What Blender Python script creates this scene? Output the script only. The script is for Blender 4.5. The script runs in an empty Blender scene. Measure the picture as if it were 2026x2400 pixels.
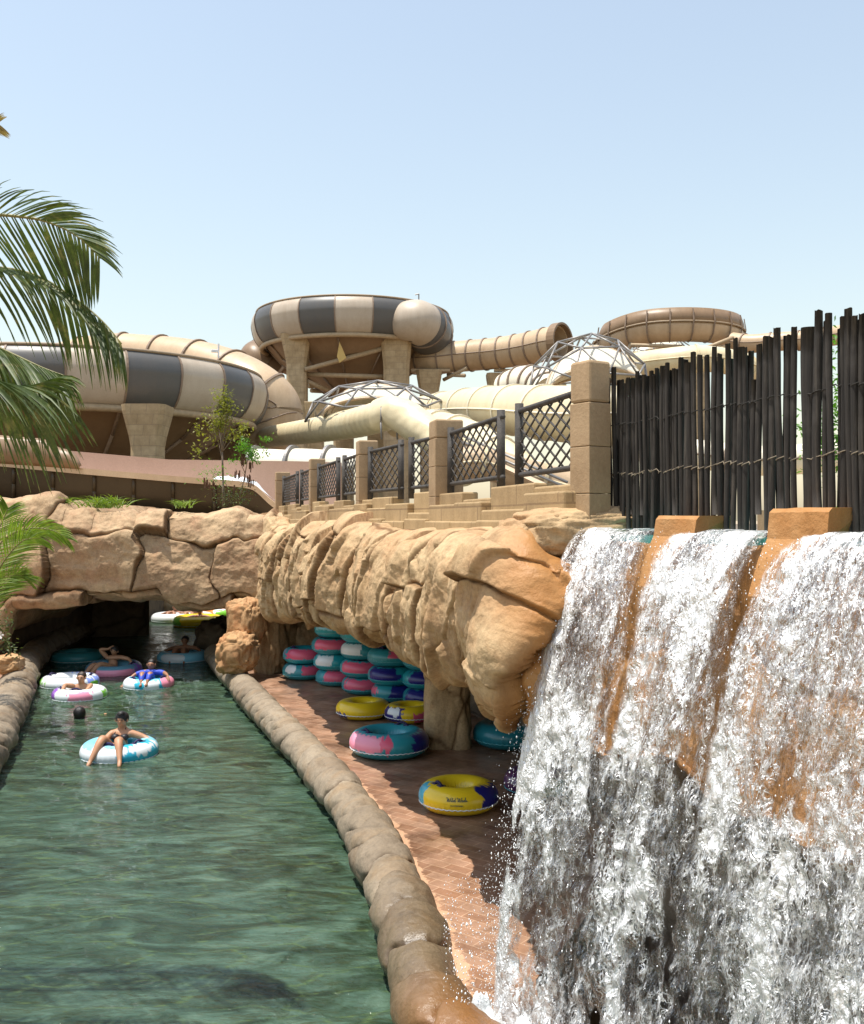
import bpy, math, random
import numpy as np
from mathutils import Vector, Matrix
R_ = math.radians
random.seed(7)
SC = bpy.context.scene
COL = SC.collection
# ------------------------------------------------------------------ camera / world / sun
F, HX, HY, CH = 2300.0, 1013.0, 1215.0, 3.2
cam_d = bpy.data.cameras.new("camera"); cam = bpy.data.objects.new("camera", cam_d); COL.objects.link(cam)
cam_d.sensor_fit = 'VERTICAL'; cam_d.sensor_height = 24.0; cam_d.lens = 24.0 * F / 2400.0
cam_d.clip_start = 0.05; cam_d.clip_end = 3000
cam.location = (0, 0, CH)
cam.rotation_euler = (R_(90) + math.atan((HY - 1200) / F), 0, 0)
SC.camera = cam
SUN_EL, SUN_AZ = 76.0, 252.0            # azimuth clockwise from +Y
w = bpy.data.worlds.new("World"); SC.world = w; w.use_nodes = True
nt = w.node_tree; nt.nodes.clear()
sky = nt.nodes.new('ShaderNodeTexSky'); sky.sky_type = 'NISHITA'; sky.sun_disc = False
sky.sun_elevation = R_(SUN_EL); sky.sun_rotation = R_(SUN_AZ)
sky.air_density = 1.75; sky.dust_density = 1.0; sky.ozone_density = 1.2; sky.altitude = 0
bg = nt.nodes.new('ShaderNodeBackground'); bg.inputs[1].default_value = 0.15
ow = nt.nodes.new('ShaderNodeOutputWorld')
hs = nt.nodes.new('ShaderNodeHueSaturation'); hs.inputs['Saturation'].default_value = .72; hs.inputs['Value'].default_value = .93
nt.links.new(sky.outputs[0], hs.inputs['Color']); nt.links.new(hs.outputs[0], bg.inputs[0]); nt.links.new(bg.outputs[0], ow.inputs[0])
sd = bpy.data.lights.new("sun", 'SUN'); sd.energy = 4.6; sd.angle = R_(0.5); sd.color = (1.0, 0.95, 0.86)
sun = bpy.data.objects.new("sun", sd); COL.objects.link(sun)
sv = Vector((math.sin(R_(SUN_AZ)) * math.cos(R_(SUN_EL)), math.cos(R_(SUN_AZ)) * math.cos(R_(SUN_EL)), math.sin(R_(SUN_EL))))
sun.rotation_euler = sv.to_track_quat('Z', 'Y').to_euler(); sun.location = (0, 0, 60)
SC.view_settings.view_transform = 'Standard'; SC.view_settings.look = 'None'
SC.view_settings.exposure = 0.42; SC.view_settings.gamma = 1.0
SC.render.engine = 'CYCLES'
SC.cycles.use_denoising = True; SC.cycles.max_bounces = 8; SC.cycles.diffuse_bounces = 2; SC.cycles.transparent_max_bounces = 16
SC.cycles.caustics_reflective = False; SC.cycles.caustics_refractive = False
SC.cycles.sample_clamp_indirect = 6.0

def P(px, py, Y):
    return ((px - HX) / F * Y, Y, CH - (py - HY) / F * Y)
def G(px, py, z=0.0):
    Y = (CH - z) * F / (py - HY)
    return ((px - HX) / F * Y, Y, z)

# ------------------------------------------------------------------ tagging / object helpers
def tag(o, label=None, cat=None, group=None, kind=None):
    if label: o['label'] = label
    if cat: o['category'] = cat
    if group: o['group'] = group
    if kind: o['kind'] = kind
    return o
def empty(name, loc=(0, 0, 0), rz=0.0):
    o = bpy.data.objects.new(name, None); COL.objects.link(o); o.location = loc; o.rotation_euler = (0, 0, rz)
    o.empty_display_size = 0.1
    return o
def mk(name, V, Fc, mats, parent=None, smooth=True, midx=None, uv=None, attrs=None, cols=None):
    me = bpy.data.meshes.new(name)
    V = np.asarray(V, dtype=np.float32)
    if isinstance(Fc, np.ndarray) and Fc.ndim == 2:
        n, k = Fc.shape
        me.vertices.add(len(V)); me.vertices.foreach_set('co', V.ravel())
        me.loops.add(n * k); me.loops.foreach_set('vertex_index', Fc.astype(np.int32).ravel())
        me.polygons.add(n); me.polygons.foreach_set('loop_start', np.arange(0, n * k, k, dtype=np.int32))
        me.update(calc_edges=True)
    else:
        me.from_pydata([tuple(map(float, v)) for v in V], [], [tuple(map(int, f)) for f in Fc]); me.update()
    if not isinstance(mats, (list, tuple)): mats = [mats]
    for m in mats: me.materials.append(m)
    if midx is not None: me.polygons.foreach_set('material_index', np.asarray(midx, dtype=np.int32))
    me.polygons.foreach_set('use_smooth', np.full(len(me.polygons), bool(smooth)))
    if attrs:
        for k_, a in attrs.items():
            at = me.attributes.new(k_, 'FLOAT', 'POINT'); at.data.foreach_set('value', np.asarray(a, dtype=np.float32).ravel())
    if cols is not None:
        c = np.ones((len(V), 4), dtype=np.float32); c[:, :3] = cols
        at = me.attributes.new('Col', 'FLOAT_COLOR', 'POINT'); at.data.foreach_set('color', c.ravel())
    if uv is not None:
        ul = me.uv_layers.new(name='UVMap'); li = np.empty(len(me.loops), dtype=np.int32); me.loops.foreach_get('vertex_index', li)
        ul.data.foreach_set('uv', np.asarray(uv, dtype=np.float32)[li].ravel())
    me.validate()
    o = bpy.data.objects.new(name, me); COL.objects.link(o)
    if parent: o.parent = parent
    return o
def gfaces(n, m, cu=False, cv=False):
    i = np.arange(n if cu else n - 1); j = np.arange(m if cv else m - 1)
    I, J = np.meshgrid(i, j, indexing='ij'); I2 = (I + 1) % n; J2 = (J + 1) % m
    return np.stack([I * m + J, I2 * m + J, I2 * m + J2, I * m + J2], -1).reshape(-1, 4)
class MB:
    def __init__(s): s.V = []; s.Fc = []; s.M = []
    def add(s, V, Fc, m=0):
        b = len(s.V); s.V += [tuple(v) for v in V]
        s.Fc += [tuple(b + i for i in f) for f in Fc]; s.M += [m] * len(Fc)
    def box(s, c, d, rz=0.0, m=0, top=None, jit=0.0):
        """centre c, size d, top=(sx,sy) top scale"""
        cx, cy, cz = c; hx, hy, hz = d[0] / 2, d[1] / 2, d[2] / 2
        tx, ty = top or (1, 1); V = []
        ca, sa = math.cos(rz), math.sin(rz)
        for z, kx, ky in ((-hz, 1, 1), (hz, tx, ty)):
            for x, y in ((-hx, -hy), (hx, -hy), (hx, hy), (-hx, hy)):
                x *= kx; y *= ky
                V.append((cx + x * ca - y * sa + random.uniform(-jit, jit), cy + x * sa + y * ca + random.uniform(-jit, jit), cz + z + random.uniform(-jit, jit)))
        s.add(V, [(3, 2, 1, 0), (4, 5, 6, 7), (0, 1, 5, 4), (1, 2, 6, 5), (2, 3, 7, 6), (3, 0, 4, 7)], m)
    def rod(s, a, b, r, n=8, r2=None, m=0, caps=True):
        a = Vector(a); b = Vector(b); d = (b - a)
        if d.length < 1e-6: return
        q = d.to_track_quat('Z', 'Y'); r2 = r if r2 is None else r2; V = []
        for p, rr in ((a, r), (b, r2)):
            for k in range(n):
                t = 2 * math.pi * k / n
                V.append(p + q @ Vector((math.cos(t) * rr, math.sin(t) * rr, 0)))
        Fc = [(k, (k + 1) % n, n + (k + 1) % n, n + k) for k in range(n)]
        if caps: Fc += [tuple(range(n - 1, -1, -1)), tuple(range(n, 2 * n))]
        s.add(V, Fc, m)
    def build(s, name, mats, parent=None, smooth=False, bevel=0.0):
        o = mk(name, s.V, s.Fc, mats, parent, smooth, midx=s.M)
        if bevel:
            b = o.modifiers.new('bevel', 'BEVEL'); b.width = bevel; b.segments = 2; b.limit_method = 'ANGLE'; b.angle_limit = R_(40)
        return o
def sweep(path, rad, n=24, closed=False, arc=None):
    """rings along path; arc=(a0,a1) for open troughs (angle 0 = side, 90 = up)"""
    path = np.asarray(path, float); N = len(path); rad = np.broadcast_to(np.asarray(rad, float), (N,))
    T = np.gradient(path, axis=0); T /= np.linalg.norm(T, axis=1)[:, None]
    up = np.array([0, 0, 1.0]); S = np.cross(T, up); S /= np.maximum(np.linalg.norm(S, axis=1)[:, None], 1e-6)
    U = np.cross(S, T)
    a = np.linspace(arc[0], arc[1], n) if arc else np.arange(n) * 2 * np.pi / n
    V = path[:, None, :] + rad[:, None, None] * (np.cos(a)[None, :, None] * S[:, None, :] + np.sin(a)[None, :, None] * U[:, None, :])
    return V, (S, U, T)
def catmull(pts, n):
    pts = np.asarray(pts, float); K = len(pts)
    t = np.linspace(0, K - 1 - 1e-6, n); i = t.astype(int); f = (t - i)[:, None]
    g = lambda k: pts[np.clip(k, 0, K - 1)]
    p0, p1, p2, p3 = g(i - 1), g(i), g(i + 1), g(i + 2)
    return 0.5 * ((2 * p1) + (-p0 + p2) * f + (2 * p0 - 5 * p1 + 4 * p2 - p3) * f**2 + (-p0 + 3 * p1 - 3 * p2 + p3) * f**3)
# ------------------------------------------------------------------ numpy noise
def _h(i, j, k, seed):
    n = (i.astype(np.int64) * 374761393 + j.astype(np.int64) * 668265263 + k.astype(np.int64) * 2147483647 + seed * 974634777) & 0xffffffff
    n = ((n ^ (n >> 13)) * 1274126177) & 0xffffffff
    n = ((n ^ (n >> 15)) * 2246822519) & 0xffffffff
    return ((n ^ (n >> 16)) & 0xffff) / 65535.0
def vn(p, seed=0):
    p = np.asarray(p, float); i = np.floor(p).astype(np.int64); f = p - i; f = f * f * (3 - 2 * f)
    x, y, z = i[..., 0], i[..., 1], i[..., 2]; r = 0
    for a in (0, 1):
        for b in (0, 1):
            for c in (0, 1):
                wt = (f[..., 0] if a else 1 - f[..., 0]) * (f[..., 1] if b else 1 - f[..., 1]) * (f[..., 2] if c else 1 - f[..., 2])
                r = r + wt * _h(x + a, y + b, z + c, seed)
    return r * 2 - 1
def fbm(p, o=4, seed=0, g=0.5):
    p = np.asarray(p, float); r = 0; a = 1; s = 0
    for k in range(o):
        r = r + a * vn(p * (2.03 ** k) + k * 17.3, seed + k); s += a; a *= g
    return r / s
def ss(x, a, b):
    t = np.clip((x - a) / (b - a), 0, 1); return t * t * (3 - 2 * t)
def cells(S, T, cs, ct, seed, jit=0.42):
    """jittered-grid worley in normalised units -> F1,F2,hashes of nearest two, local offsets"""
    x = S / cs; y = T / ct; ix = np.floor(x).astype(int); iy = np.floor(y).astype(int)
    F1 = np.full(x.shape, 9.0); F2 = np.full(x.shape, 9.0)
    h1 = [np.zeros(x.shape) for _ in range(5)]; h2 = [np.zeros(x.shape) for _ in range(5)]
    for a in (-1, 0, 1):
        for b in (-1, 0, 1):
            gi, gj = ix + a, iy + b
            hx = _h(gi, gj, gi * 0, seed); hy = _h(gi, gj, gi * 0 + 1, seed)
            cx = gi + .5 + jit * 2 * (hx - .5) + 0.5 * (gj % 2); cx = cx - 0.25; cy = gj + .5 + jit * 2 * (hy - .5)
            dx, dy = x - cx, y - cy; d = np.sqrt(dx * dx + dy * dy)
            nw = [_h(gi, gj, gi * 0 + 2, seed), _h(gi, gj, gi * 0 + 3, seed), _h(gi, gj, gi * 0 + 4, seed), dx, dy]
            c1 = d < F1; c2 = (~c1) & (d < F2)
            F2 = np.where(c1, F1, np.where(c2, d, F2))
            for k in range(5):
                h2[k] = np.where(c1, h1[k], np.where(c2, nw[k], h2[k])); h1[k] = np.where(c1, nw[k], h1[k])
            F1 = np.where(c1, d, F1)
    return F1, F2, h1, h2
def rock_disp(pos, S, T, cs, ct, seed, amp=0.1, tilt=0.1, crack=0.06, bulge=0.08, warp=0.25, fine=0.02, cw=0.045, bw=.22):
    w1 = fbm(pos * 1.1 / max(cs, ct), 3, seed + 5); w2 = fbm(pos * 1.1 / max(cs, ct) + 31, 3, seed + 6)
    S2 = S + warp * cs * w1 * 1.6; T2 = T + warp * ct * w2 * 1.6
    F1, F2, h1, h2 = cells(S2, T2, cs, ct, seed)
    e = F2 - F1
    H = lambda h: (h[0] - .5) * 2 * amp + tilt * 2 * ((h[1] - .5) * 2 * h[3] + (h[2] - .5) * 2 * h[4])
    b = 0.5 + 0.5 * ss(e, 0, bw)
    hh = H(h1) * b + H(h2) * (1 - b)
    d = hh + bulge * (ss(e, 0, .55) - .5) - crack * np.exp(-(e / cw) ** 2)
    # secondary, finer fractures
    G1, G2, g1, g2 = cells(S2 + 3.1, T2 + 7.7, cs * .45, ct * .5, seed + 40)
    e2 = G2 - G1; m2 = ss(fbm(pos * 1.3 / cs, 2, seed + 9), -0.1, 0.35)
    b2 = .5 + .5 * ss(e2, 0, .3)
    d += m2 * ((g1[0] * b2 + g2[0] * (1 - b2) - .5) * amp * .55 + ((g1[1] - .5) * g1[4] * b2 + (g2[1] - .5) * g2[4] * (1 - b2)) * tilt * .9 - .35 * crack * np.exp(-(e2 / .06) ** 2))
    d += fine * (fbm(pos * 5 , 4, seed + 11) * 1.2 + .5 * np.abs(fbm(pos * 14, 3, seed + 12)))
    return d, e
def block_disp(pos, S, T, w, h, seed, step=.18, sub=.10, tilt=.12, rnd=.08, groove=.04, warp=.12, colfirst=True):
    a = S + warp * fbm(pos * .9, 3, seed + 1) + .05 * fbm(pos * 3.5, 3, seed + 2); b = T + warp * fbm(pos * .9 + 9, 3, seed + 3) + .04 * fbm(pos * 3.5 + 5, 3, seed + 4)
    if not colfirst: a, b, w, h = b, a, h, w
    x = a / w; k0 = np.floor(x).astype(int); z0 = k0 * 0
    l = k0 + .6 * (_h(k0, z0, z0, seed) - .5); rr_ = k0 + 1 + .6 * (_h(k0 + 1, z0, z0, seed) - .5)
    k = np.where(x < l, k0 - 1, np.where(x > rr_, k0 + 1, k0)); L = k + .6 * (_h(k, z0, z0, seed) - .5); R2 = k + 1 + .6 * (_h(k + 1, z0, z0, seed) - .5)
    ev = np.minimum(x - L, R2 - x) * w; fx = (x - L) / (R2 - L) - .5
    y = b / (h * (.7 + .8 * _h(k, z0, z0 + 1, seed))) + 7 * _h(k, z0, z0 + 2, seed); q = np.floor(y).astype(int); fy = y - q - .5; eh = (.5 - np.abs(fy)) * h
    hc = _h(k, z0, z0 + 3, seed) - .5; hb = _h(k, q, z0 + 4, seed) - .5; tx = _h(k, q, z0 + 5, seed) - .5; ty = _h(k, q, z0 + 6, seed) - .5
    d = hc * step + hb * sub + 2 * tilt * (tx * fx + ty * fy) * 1.3
    e = np.minimum(ev, eh); d = d - rnd * (1 - ss(ev, 0, rnd * 1.6)) ** 1.5 - rnd * .6 * (1 - ss(eh, 0, rnd)) ** 1.5 - groove * np.exp(-(e / .012) ** 2)
    return d, e, hc
def surf_normals(V):
    du = np.gradient(V, axis=0); dv = np.gradient(V, axis=1); n = np.cross(du, dv)
    return n / np.maximum(np.linalg.norm(n, axis=2)[..., None], 1e-9)
def blob(name, c, sz, mat, seed, parent=None, n=64, amp=.18, rz=0.0, attrs=None, cs=None):
    u = np.linspace(0, 2 * np.pi, n, endpoint=False); v = np.linspace(0.02, np.pi - .02, n // 2 + 1)
    U, W = np.meshgrid(u, v, indexing='ij')
    d = np.stack([np.cos(U) * np.sin(W), np.sin(U) * np.sin(W), np.cos(W)], -1)
    dd = np.sign(d) * np.abs(d) ** .72
    F1, F2, h1, h2 = cells(U * 1.2 + .5 * fbm(d * 2, 2, seed), W * 1.2, 1.0, 1.0, seed)
    r = 1 + amp * fbm(d * 1.7 + seed, 3, seed) * 1.2 + amp * .5 * fbm(d * 6 + seed, 3, seed + 3) - amp * .35 * np.exp(-((F2 - F1) / .05) ** 2)
    V = dd * r[..., None] * np.array(sz) / 2
    ca, sa = math.cos(rz), math.sin(rz)
    X = V[..., 0] * ca - V[..., 1] * sa; Yy = V[..., 0] * sa + V[..., 1] * ca
    V = np.stack([X, Yy, V[..., 2]], -1) + np.array(c)
    Fc = gfaces(n, len(v), cu=True)[:, ::-1]
    VV = V.reshape(-1, 3); m = len(v)
    top = V[:, 0].mean(0); bot = V[:, -1].mean(0); VV = np.vstack([VV, top, bot]); K = n * m
    Fl = [tuple(f) for f in Fc] + [(K, i * m, ((i + 1) % n) * m) for i in range(n)] + [(K + 1, ((i + 1) % n) * m + m - 1, i * m + m - 1) for i in range(n)]
    return mk(name, VV, Fl, mat, parent)

# ------------------------------------------------------------------ materials
def newmat(name):
    m = bpy.data.materials.new(name); m.use_nodes = True; t = m.node_tree; t.nodes.clear()
    o = t.nodes.new('ShaderNodeOutputMaterial'); return m, t, o
class N:
    def __init__(s, t): s.t = t
    def n(s, typ, **k):
        x = s.t.nodes.new(typ)
        for a, b in k.items(): setattr(x, a, b)
        return x
    def l(s, a, b): s.t.links.new(a, b)
    def coord(s, out='Object', scale=None):
        c = s.n('ShaderNodeTexCoord').outputs[out]
        if scale is not None:
            m = s.n('ShaderNodeMapping'); m.inputs['Scale'].default_value = scale; s.l(c, m.inputs[0]); c = m.outputs[0]
        return c
    def noise(s, v, sc, det=4, rough=.55, dist=0.0):
        x = s.n('ShaderNodeTexNoise'); x.inputs['Scale'].default_value = sc; x.inputs['Detail'].default_value = det
        x.inputs['Roughness'].default_value = rough; x.inputs['Distortion'].default_value = dist
        s.l(v, x.inputs['Vector']); return x.outputs['Fac']
    def ramp(s, f, stops):
        r = s.n('ShaderNodeValToRGB'); e = r.color_ramp.elements
        while len(e) > 1: e.remove(e[-1])
        e[0].position = stops[0][0]; e[0].color = (*stops[0][1], 1) if len(stops[0][1]) == 3 else stops[0][1]
        for p, c in stops[1:]:
            x = e.new(p); x.color = (*c, 1)
        s.l(f, r.inputs[0]); return r.outputs[0]
    def mix(s, f, a, b, mode='MIX'):
        m = s.n('ShaderNodeMix', data_type='RGBA', blend_type=mode)
        for inp, v in ((m.inputs[0], f), (m.inputs[6], a), (m.inputs[7], b)):
            if isinstance(v, (int, float)): inp.default_value = v
            elif isinstance(v, tuple): inp.default_value = (*v, 1)
            else: s.l(v, inp)
        return m.outputs[2]
    def math(s, op, a, b=None, clamp=False):
        m = s.n('ShaderNodeMath', operation=op); m.use_clamp = clamp
        for inp, v in ((m.inputs[0], a), (m.inputs[1], b)):
            if v is None: continue
            if isinstance(v, (int, float)): inp.default_value = v
            else: s.l(v, inp)
        return m.outputs[0]
    def bump(s, h, st=.5, dist=.02, nrm=None):
        b = s.n('ShaderNodeBump'); b.inputs['Strength'].default_value = st; b.inputs['Distance'].default_value = dist
        s.l(h, b.inputs['Height'])
        if nrm is not None: s.l(nrm, b.inputs['Normal'])
        return b.outputs[0]
    def bsdf(s, col, rough=.6, nrm=None, **k):
        b = s.n('ShaderNodeBsdfPrincipled')
        if isinstance(col, tuple): b.inputs['Base Color'].default_value = (*col, 1)
        else: s.l(col, b.inputs['Base Color'])
        if isinstance(rough, (int, float)): b.inputs['Roughness'].default_value = rough
        else: s.l(rough, b.inputs['Roughness'])
        if nrm is not None: s.l(nrm, b.inputs['Normal'])
        for a, v in k.items(): b.inputs[a.replace('_', ' ')].default_value = v
        return b.outputs[0]
def attr(n, name, out='Fac'):
    a = n.n('ShaderNodeAttribute'); a.attribute_name = name; return a.outputs[out]

def rock_mat(name, c1, c2, c3, stain=False, spec=.25, wet=False):
    m, t, o = newmat(name); n = N(t); co = n.coord('Object')
    a = n.noise(co, .9, 5, .6); b = n.noise(co, 6.5, 6, .65); c = n.noise(co, 38, 4, .7); g = n.noise(co, 2.2, 4, .6, .6)
    col = n.mix(n.ramp(a, [(.36, (0, 0, 0)), (.62, (1, 1, 1))]), c1, c2)
    col = n.mix(n.ramp(g, [(.48, (0, 0, 0)), (.66, (.75, .75, .75))]), col, c3)
    col = n.mix(n.ramp(b, [(.3, (.62, .6, .57)), (.5, (1, 1, 1)), (.72, (1.14, 1.12, 1.08))]), col, (1, 1, 1)) if False else n.mix(1.0, col, n.ramp(b, [(.28, (.68, .66, .63)), (.5, (1, 1, 1)), (.75, (1.12, 1.1, 1.06))]), 'MULTIPLY')
    col = n.mix(1.0, col, n.ramp(c, [(.3, (.8, .79, .78)), (.6, (1.04, 1.04, 1.04))]), 'MULTIPLY')
    # darker colour along cracks (mesh attribute: distance to crack)
    ck = attr(n, 'crack'); col = n.mix(ck, col, n.mix(1.0, col, (.45, .38, .32), 'MULTIPLY'))
    rough = .82
    if stain:
        st = attr(n, 'stain'); sn = n.math('MULTIPLY', st, n.math('ADD', n.noise(co, 3, 5, .7), .45), True)
        col = n.mix(sn, col, n.mix(n.noise(co, 9, 4), (.33, .135, .035), (.50, .26, .10)))
        rough = n.math('SUBTRACT', .82, n.math('MULTIPLY', st, .35))
    if wet: rough = n.math('SUBTRACT', .8, n.math('MULTIPLY', attr(n, 'wet'), .6)); col = n.mix(attr(n, 'wet'), col, n.mix(1.0, col, (.52, .46, .37), 'MULTIPLY'))
    nr = n.bump(b, .55, .03); nr = n.bump(c, .6, .008, nr)
    n.l(n.bsdf(col, rough, nr, Specular_IOR_Level=.5 if wet else spec), o.inputs[0]); return m
M = {}
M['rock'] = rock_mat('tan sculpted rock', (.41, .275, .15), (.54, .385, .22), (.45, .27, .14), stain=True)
M['bridge'] = rock_mat('pink tan rock', (.37, .24, .14), (.51, .36, .215), (.38, .22, .125))
M['orange_rock'] = rock_mat('orange rock', (.46, .26, .12), (.56, .37, .20), (.42, .19, .08))
M['kerb'] = rock_mat('kerb stone', (.225, .175, .12), (.33, .265, .19), (.27, .185, .105), wet=True, stain=True)
M['shaded_rock'] = rock_mat('rock with painted shade', (.16, .12, .085), (.22, .17, .12), (.15, .11, .08))  # darker rock variant with cave and tunnel shade painted into its colour

def simple(name, col, rough=.5, var=.15, sc=6.0, bump=.15, bs=40, **k):
    m, t, o = newmat(name); n = N(t); co = n.coord('Object')
    f = n.noise(co, sc, 5, .6); lo = tuple(c * (1 - var) for c in col); hi = tuple(min(1, c * (1 + var)) for c in col)
    c = n.ramp(f, [(.3, lo), (.7, hi)])
    nr = n.bump(n.noise(co, bs, 3), bump, .01) if bump else None
    n.l(n.bsdf(c, rough, nr, **k), o.inputs[0]); return m
def fibreglass(name, col, dirt=(.30, .20, .12), amt=.55):
    m, t, o = newmat(name); n = N(t); co = n.coord('Object')
    f = n.noise(co, .5, 6, .65); s = n.noise(n.coord('Object', (2.5, 2.5, .25)), 1.0, 6, .7); g = n.noise(co, 30, 3)
    k = n.ramp(n.math('MULTIPLY', f, s), [(.14, (0, 0, 0)), (.42, (amt, amt, amt))])
    c = n.mix(k, col, dirt); c = n.mix(1.0, c, n.ramp(g, [(.3, (.92, .92, .92)), (.7, (1.04, 1.04, 1.04))]), 'MULTIPLY')
    n.l(n.bsdf(c, .42, n.bump(f, .1, .05), Specular_IOR_Level=.4), o.inputs[0]); return m
M['tan'] = fibreglass('tan fibreglass', (.57, .42, .27), (.33, .205, .11), .5)
M['tan_dark'] = fibreglass('brown fibreglass', (.27, .175, .10), (.15, .09, .05), .6)
M['band_light'] = fibreglass('light band fibreglass', (.52, .44, .35), (.32, .23, .15), .5)
M['band_grey'] = fibreglass('grey band fibreglass', (.10, .10, .10), (.15, .125, .10), .4)
M['cream'] = fibreglass('cream fibreglass', (.72, .62, .41), (.45, .32, .16), .45)
M['white_cream'] = fibreglass('off white fibreglass', (.80, .74, .60), (.55, .42, .26), .4)
M['pinkish'] = fibreglass('pinkish fibreglass', (.45, .285, .205), (.34, .21, .14), .4)
M['hull'] = fibreglass('dark trough hull', (.060, .045, .026), (.035, .026, .016), .6)
M['ochre'] = fibreglass('painted light patch', (.62, .42, .13), (.4, .25, .1), .3)  # colour of a painted patch of passing light
M['rib'] = simple('flange brown', (.24, .17, .12), .6)
M['rim'] = simple('bowl rim', (.30, .22, .14), .6)
M['steel'] = simple('galvanised steel', (.24, .225, .215), .45, Metallic=.3)
M['beam'] = simple('painted beam', (.42, .31, .19), .6)
M['darkmetal'] = simple('dark steel', (.05, .045, .04), .6)
def block_mat(name, c1, c2, scl, mortar=(.33, .25, .17), bw=.5, rh=.25, off=.5):
    m, t, o = newmat(name); n = N(t); g = n.n('ShaderNodeNewGeometry'); co = n.coord('Object')
    # wrap: u = x+y, v = z
    sp = n.n('ShaderNodeSeparateXYZ'); n.l(co, sp.inputs[0]); cb = n.n('ShaderNodeCombineXYZ')
    n.l(n.math('ADD', sp.outputs[0], sp.outputs[1]), cb.inputs[0]); n.l(sp.outputs[2], cb.inputs[1])
    b = n.n('ShaderNodeTexBrick'); n.l(cb.outputs[0], b.inputs[0]); b.inputs['Scale'].default_value = scl
    b.inputs['Brick Width'].default_value = bw; b.inputs['Row Height'].default_value = rh; b.inputs['Mortar Size'].default_value = .008
    b.inputs['Color1'].default_value = (*c1, 1); b.inputs['Color2'].default_value = (*c2, 1); b.inputs['Mortar'].default_value = (*mortar, 1); b.offset = off
    f = n.noise(co, 3, 6, .65); f2 = n.noise(co, 50, 3, .7)
    c = n.mix(1.0, b.outputs[0], n.ramp(f, [(.3, (.78, .75, .70)), (.65, (1.08, 1.07, 1.05))]), 'MULTIPLY')
    c = n.mix(1.0, c, n.ramp(f2, [(.3, (.88, .87, .86)), (.7, (1.05, 1.05, 1.05))]), 'MULTIPLY')
    nr = n.bump(f2, .35, .008); n.l(n.bsdf(c, .85, nr, Specular_IOR_Level=.25), o.inputs[0]); return m
M['blockcol'] = block_mat('block column', (.50, .385, .24), (.44, .33, .20), 1.0, bw=.55, rh=.36)
M['stone'] = block_mat('cut sandstone', (.42, .30, .185), (.39, .275, .17), 1.0, mortar=(.39, .275, .17), bw=8, rh=8)
M['parapet'] = block_mat('parapet stone', (.47, .34, .19), (.38, .27, .15), 1.0, mortar=(.30, .21, .12), bw=.9, rh=.22)
M['wood_dark'] = simple('weathered dark wood', (.050, .043, .038), .75, .45, 12, .5, 60)
def pole_mat():
    m, t, o = newmat('charred pole wood'); n = N(t); co = n.coord('Object', (30, 30, 1.6)); c2 = n.coord('Object')
    f = n.noise(co, 1.5, 6, .7); g = n.noise(c2, 5, 4)
    c = n.ramp(f, [(.32, (.008, .006, .005)), (.55, (.030, .024, .019)), (.75, (.105, .088, .070))])
    c = n.mix(n.ramp(g, [(.55, (0, 0, 0)), (.78, (.5, .5, .5))]), c, (.09, .078, .068))
    n.l(n.bsdf(c, .8, n.bump(f, .7, .01)), o.inputs[0]); return m
M['pole'] = pole_mat()
M['rope'] = simple('rope', (.27, .22, .16), .9, .3, 40, .5, 120)
M['rope_dark'] = simple('tarred rope', (.03, .026, .022), .9, .3, 40, .5, 120)
M['soil'] = simple('soil', (.16, .11, .07), .9, .4, 3)
M['sand'] = simple('sandy ground', (.42, .33, .22), .95, .25, 2)
M['walk'] = simple('walkway concrete', (.16, .125, .09), .85, .15, 3)

def deck_mat():
    m, t, o = newmat('brick paving'); n = N(t); co = n.coord('Object'); mp = n.n('ShaderNodeMapping'); n.l(co, mp.inputs[0]); mp.inputs['Rotation'].default_value = (0, 0, R_(38))
    ds = n.mix(.03, mp.outputs[0], n.n('ShaderNodeTexNoise').outputs['Color'])
    b = n.n('ShaderNodeTexBrick'); n.l(mp.outputs[0], b.inputs[0]); b.inputs['Scale'].default_value = 1; b.inputs['Brick Width'].default_value = .24; b.inputs['Row Height'].default_value = .12
    b.inputs['Mortar Size'].default_value = .004; b.inputs['Mortar Smooth'].default_value = .2
    b.inputs['Color1'].default_value = (.29, .155, .092, 1); b.inputs['Color2'].default_value = (.37, .225, .15, 1); b.inputs['Mortar'].default_value = (.50, .33, .22, 1)
    f = n.noise(co, 1.6, 6, .7); c = n.mix(1.0, b.outputs[0], n.ramp(f, [(.34, (.42, .38, .35)), (.5, (.9, .88, .86)), (.66, (1.25, 1.22, 1.2))]), 'MULTIPLY')
    st = n.math('ADD', attr(n, 'strip'), n.math('MULTIPLY', n.math('SUBTRACT', n.noise(co, 7, 4, .7), .5), .9))
    stm = n.ramp(st, [(.48, (0, 0, 0)), (.53, (1, 1, 1))]); c = n.mix(stm, c, n.mix(f, (.52, .29, .17), (.62, .40, .26)))
    ro = n.ramp(n.noise(co, 2.5, 4, .6), [(.4, (.28, .28, .28)), (.6, (.6, .6, .6))])
    nr = n.bump(b.outputs['Fac'], -.4, .006); nr = n.bump(n.noise(co, 45, 3), .2, .006, nr)
    n.l(n.bsdf(c, ro, nr), o.inputs[0]); return m
M['deck'] = deck_mat()

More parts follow.
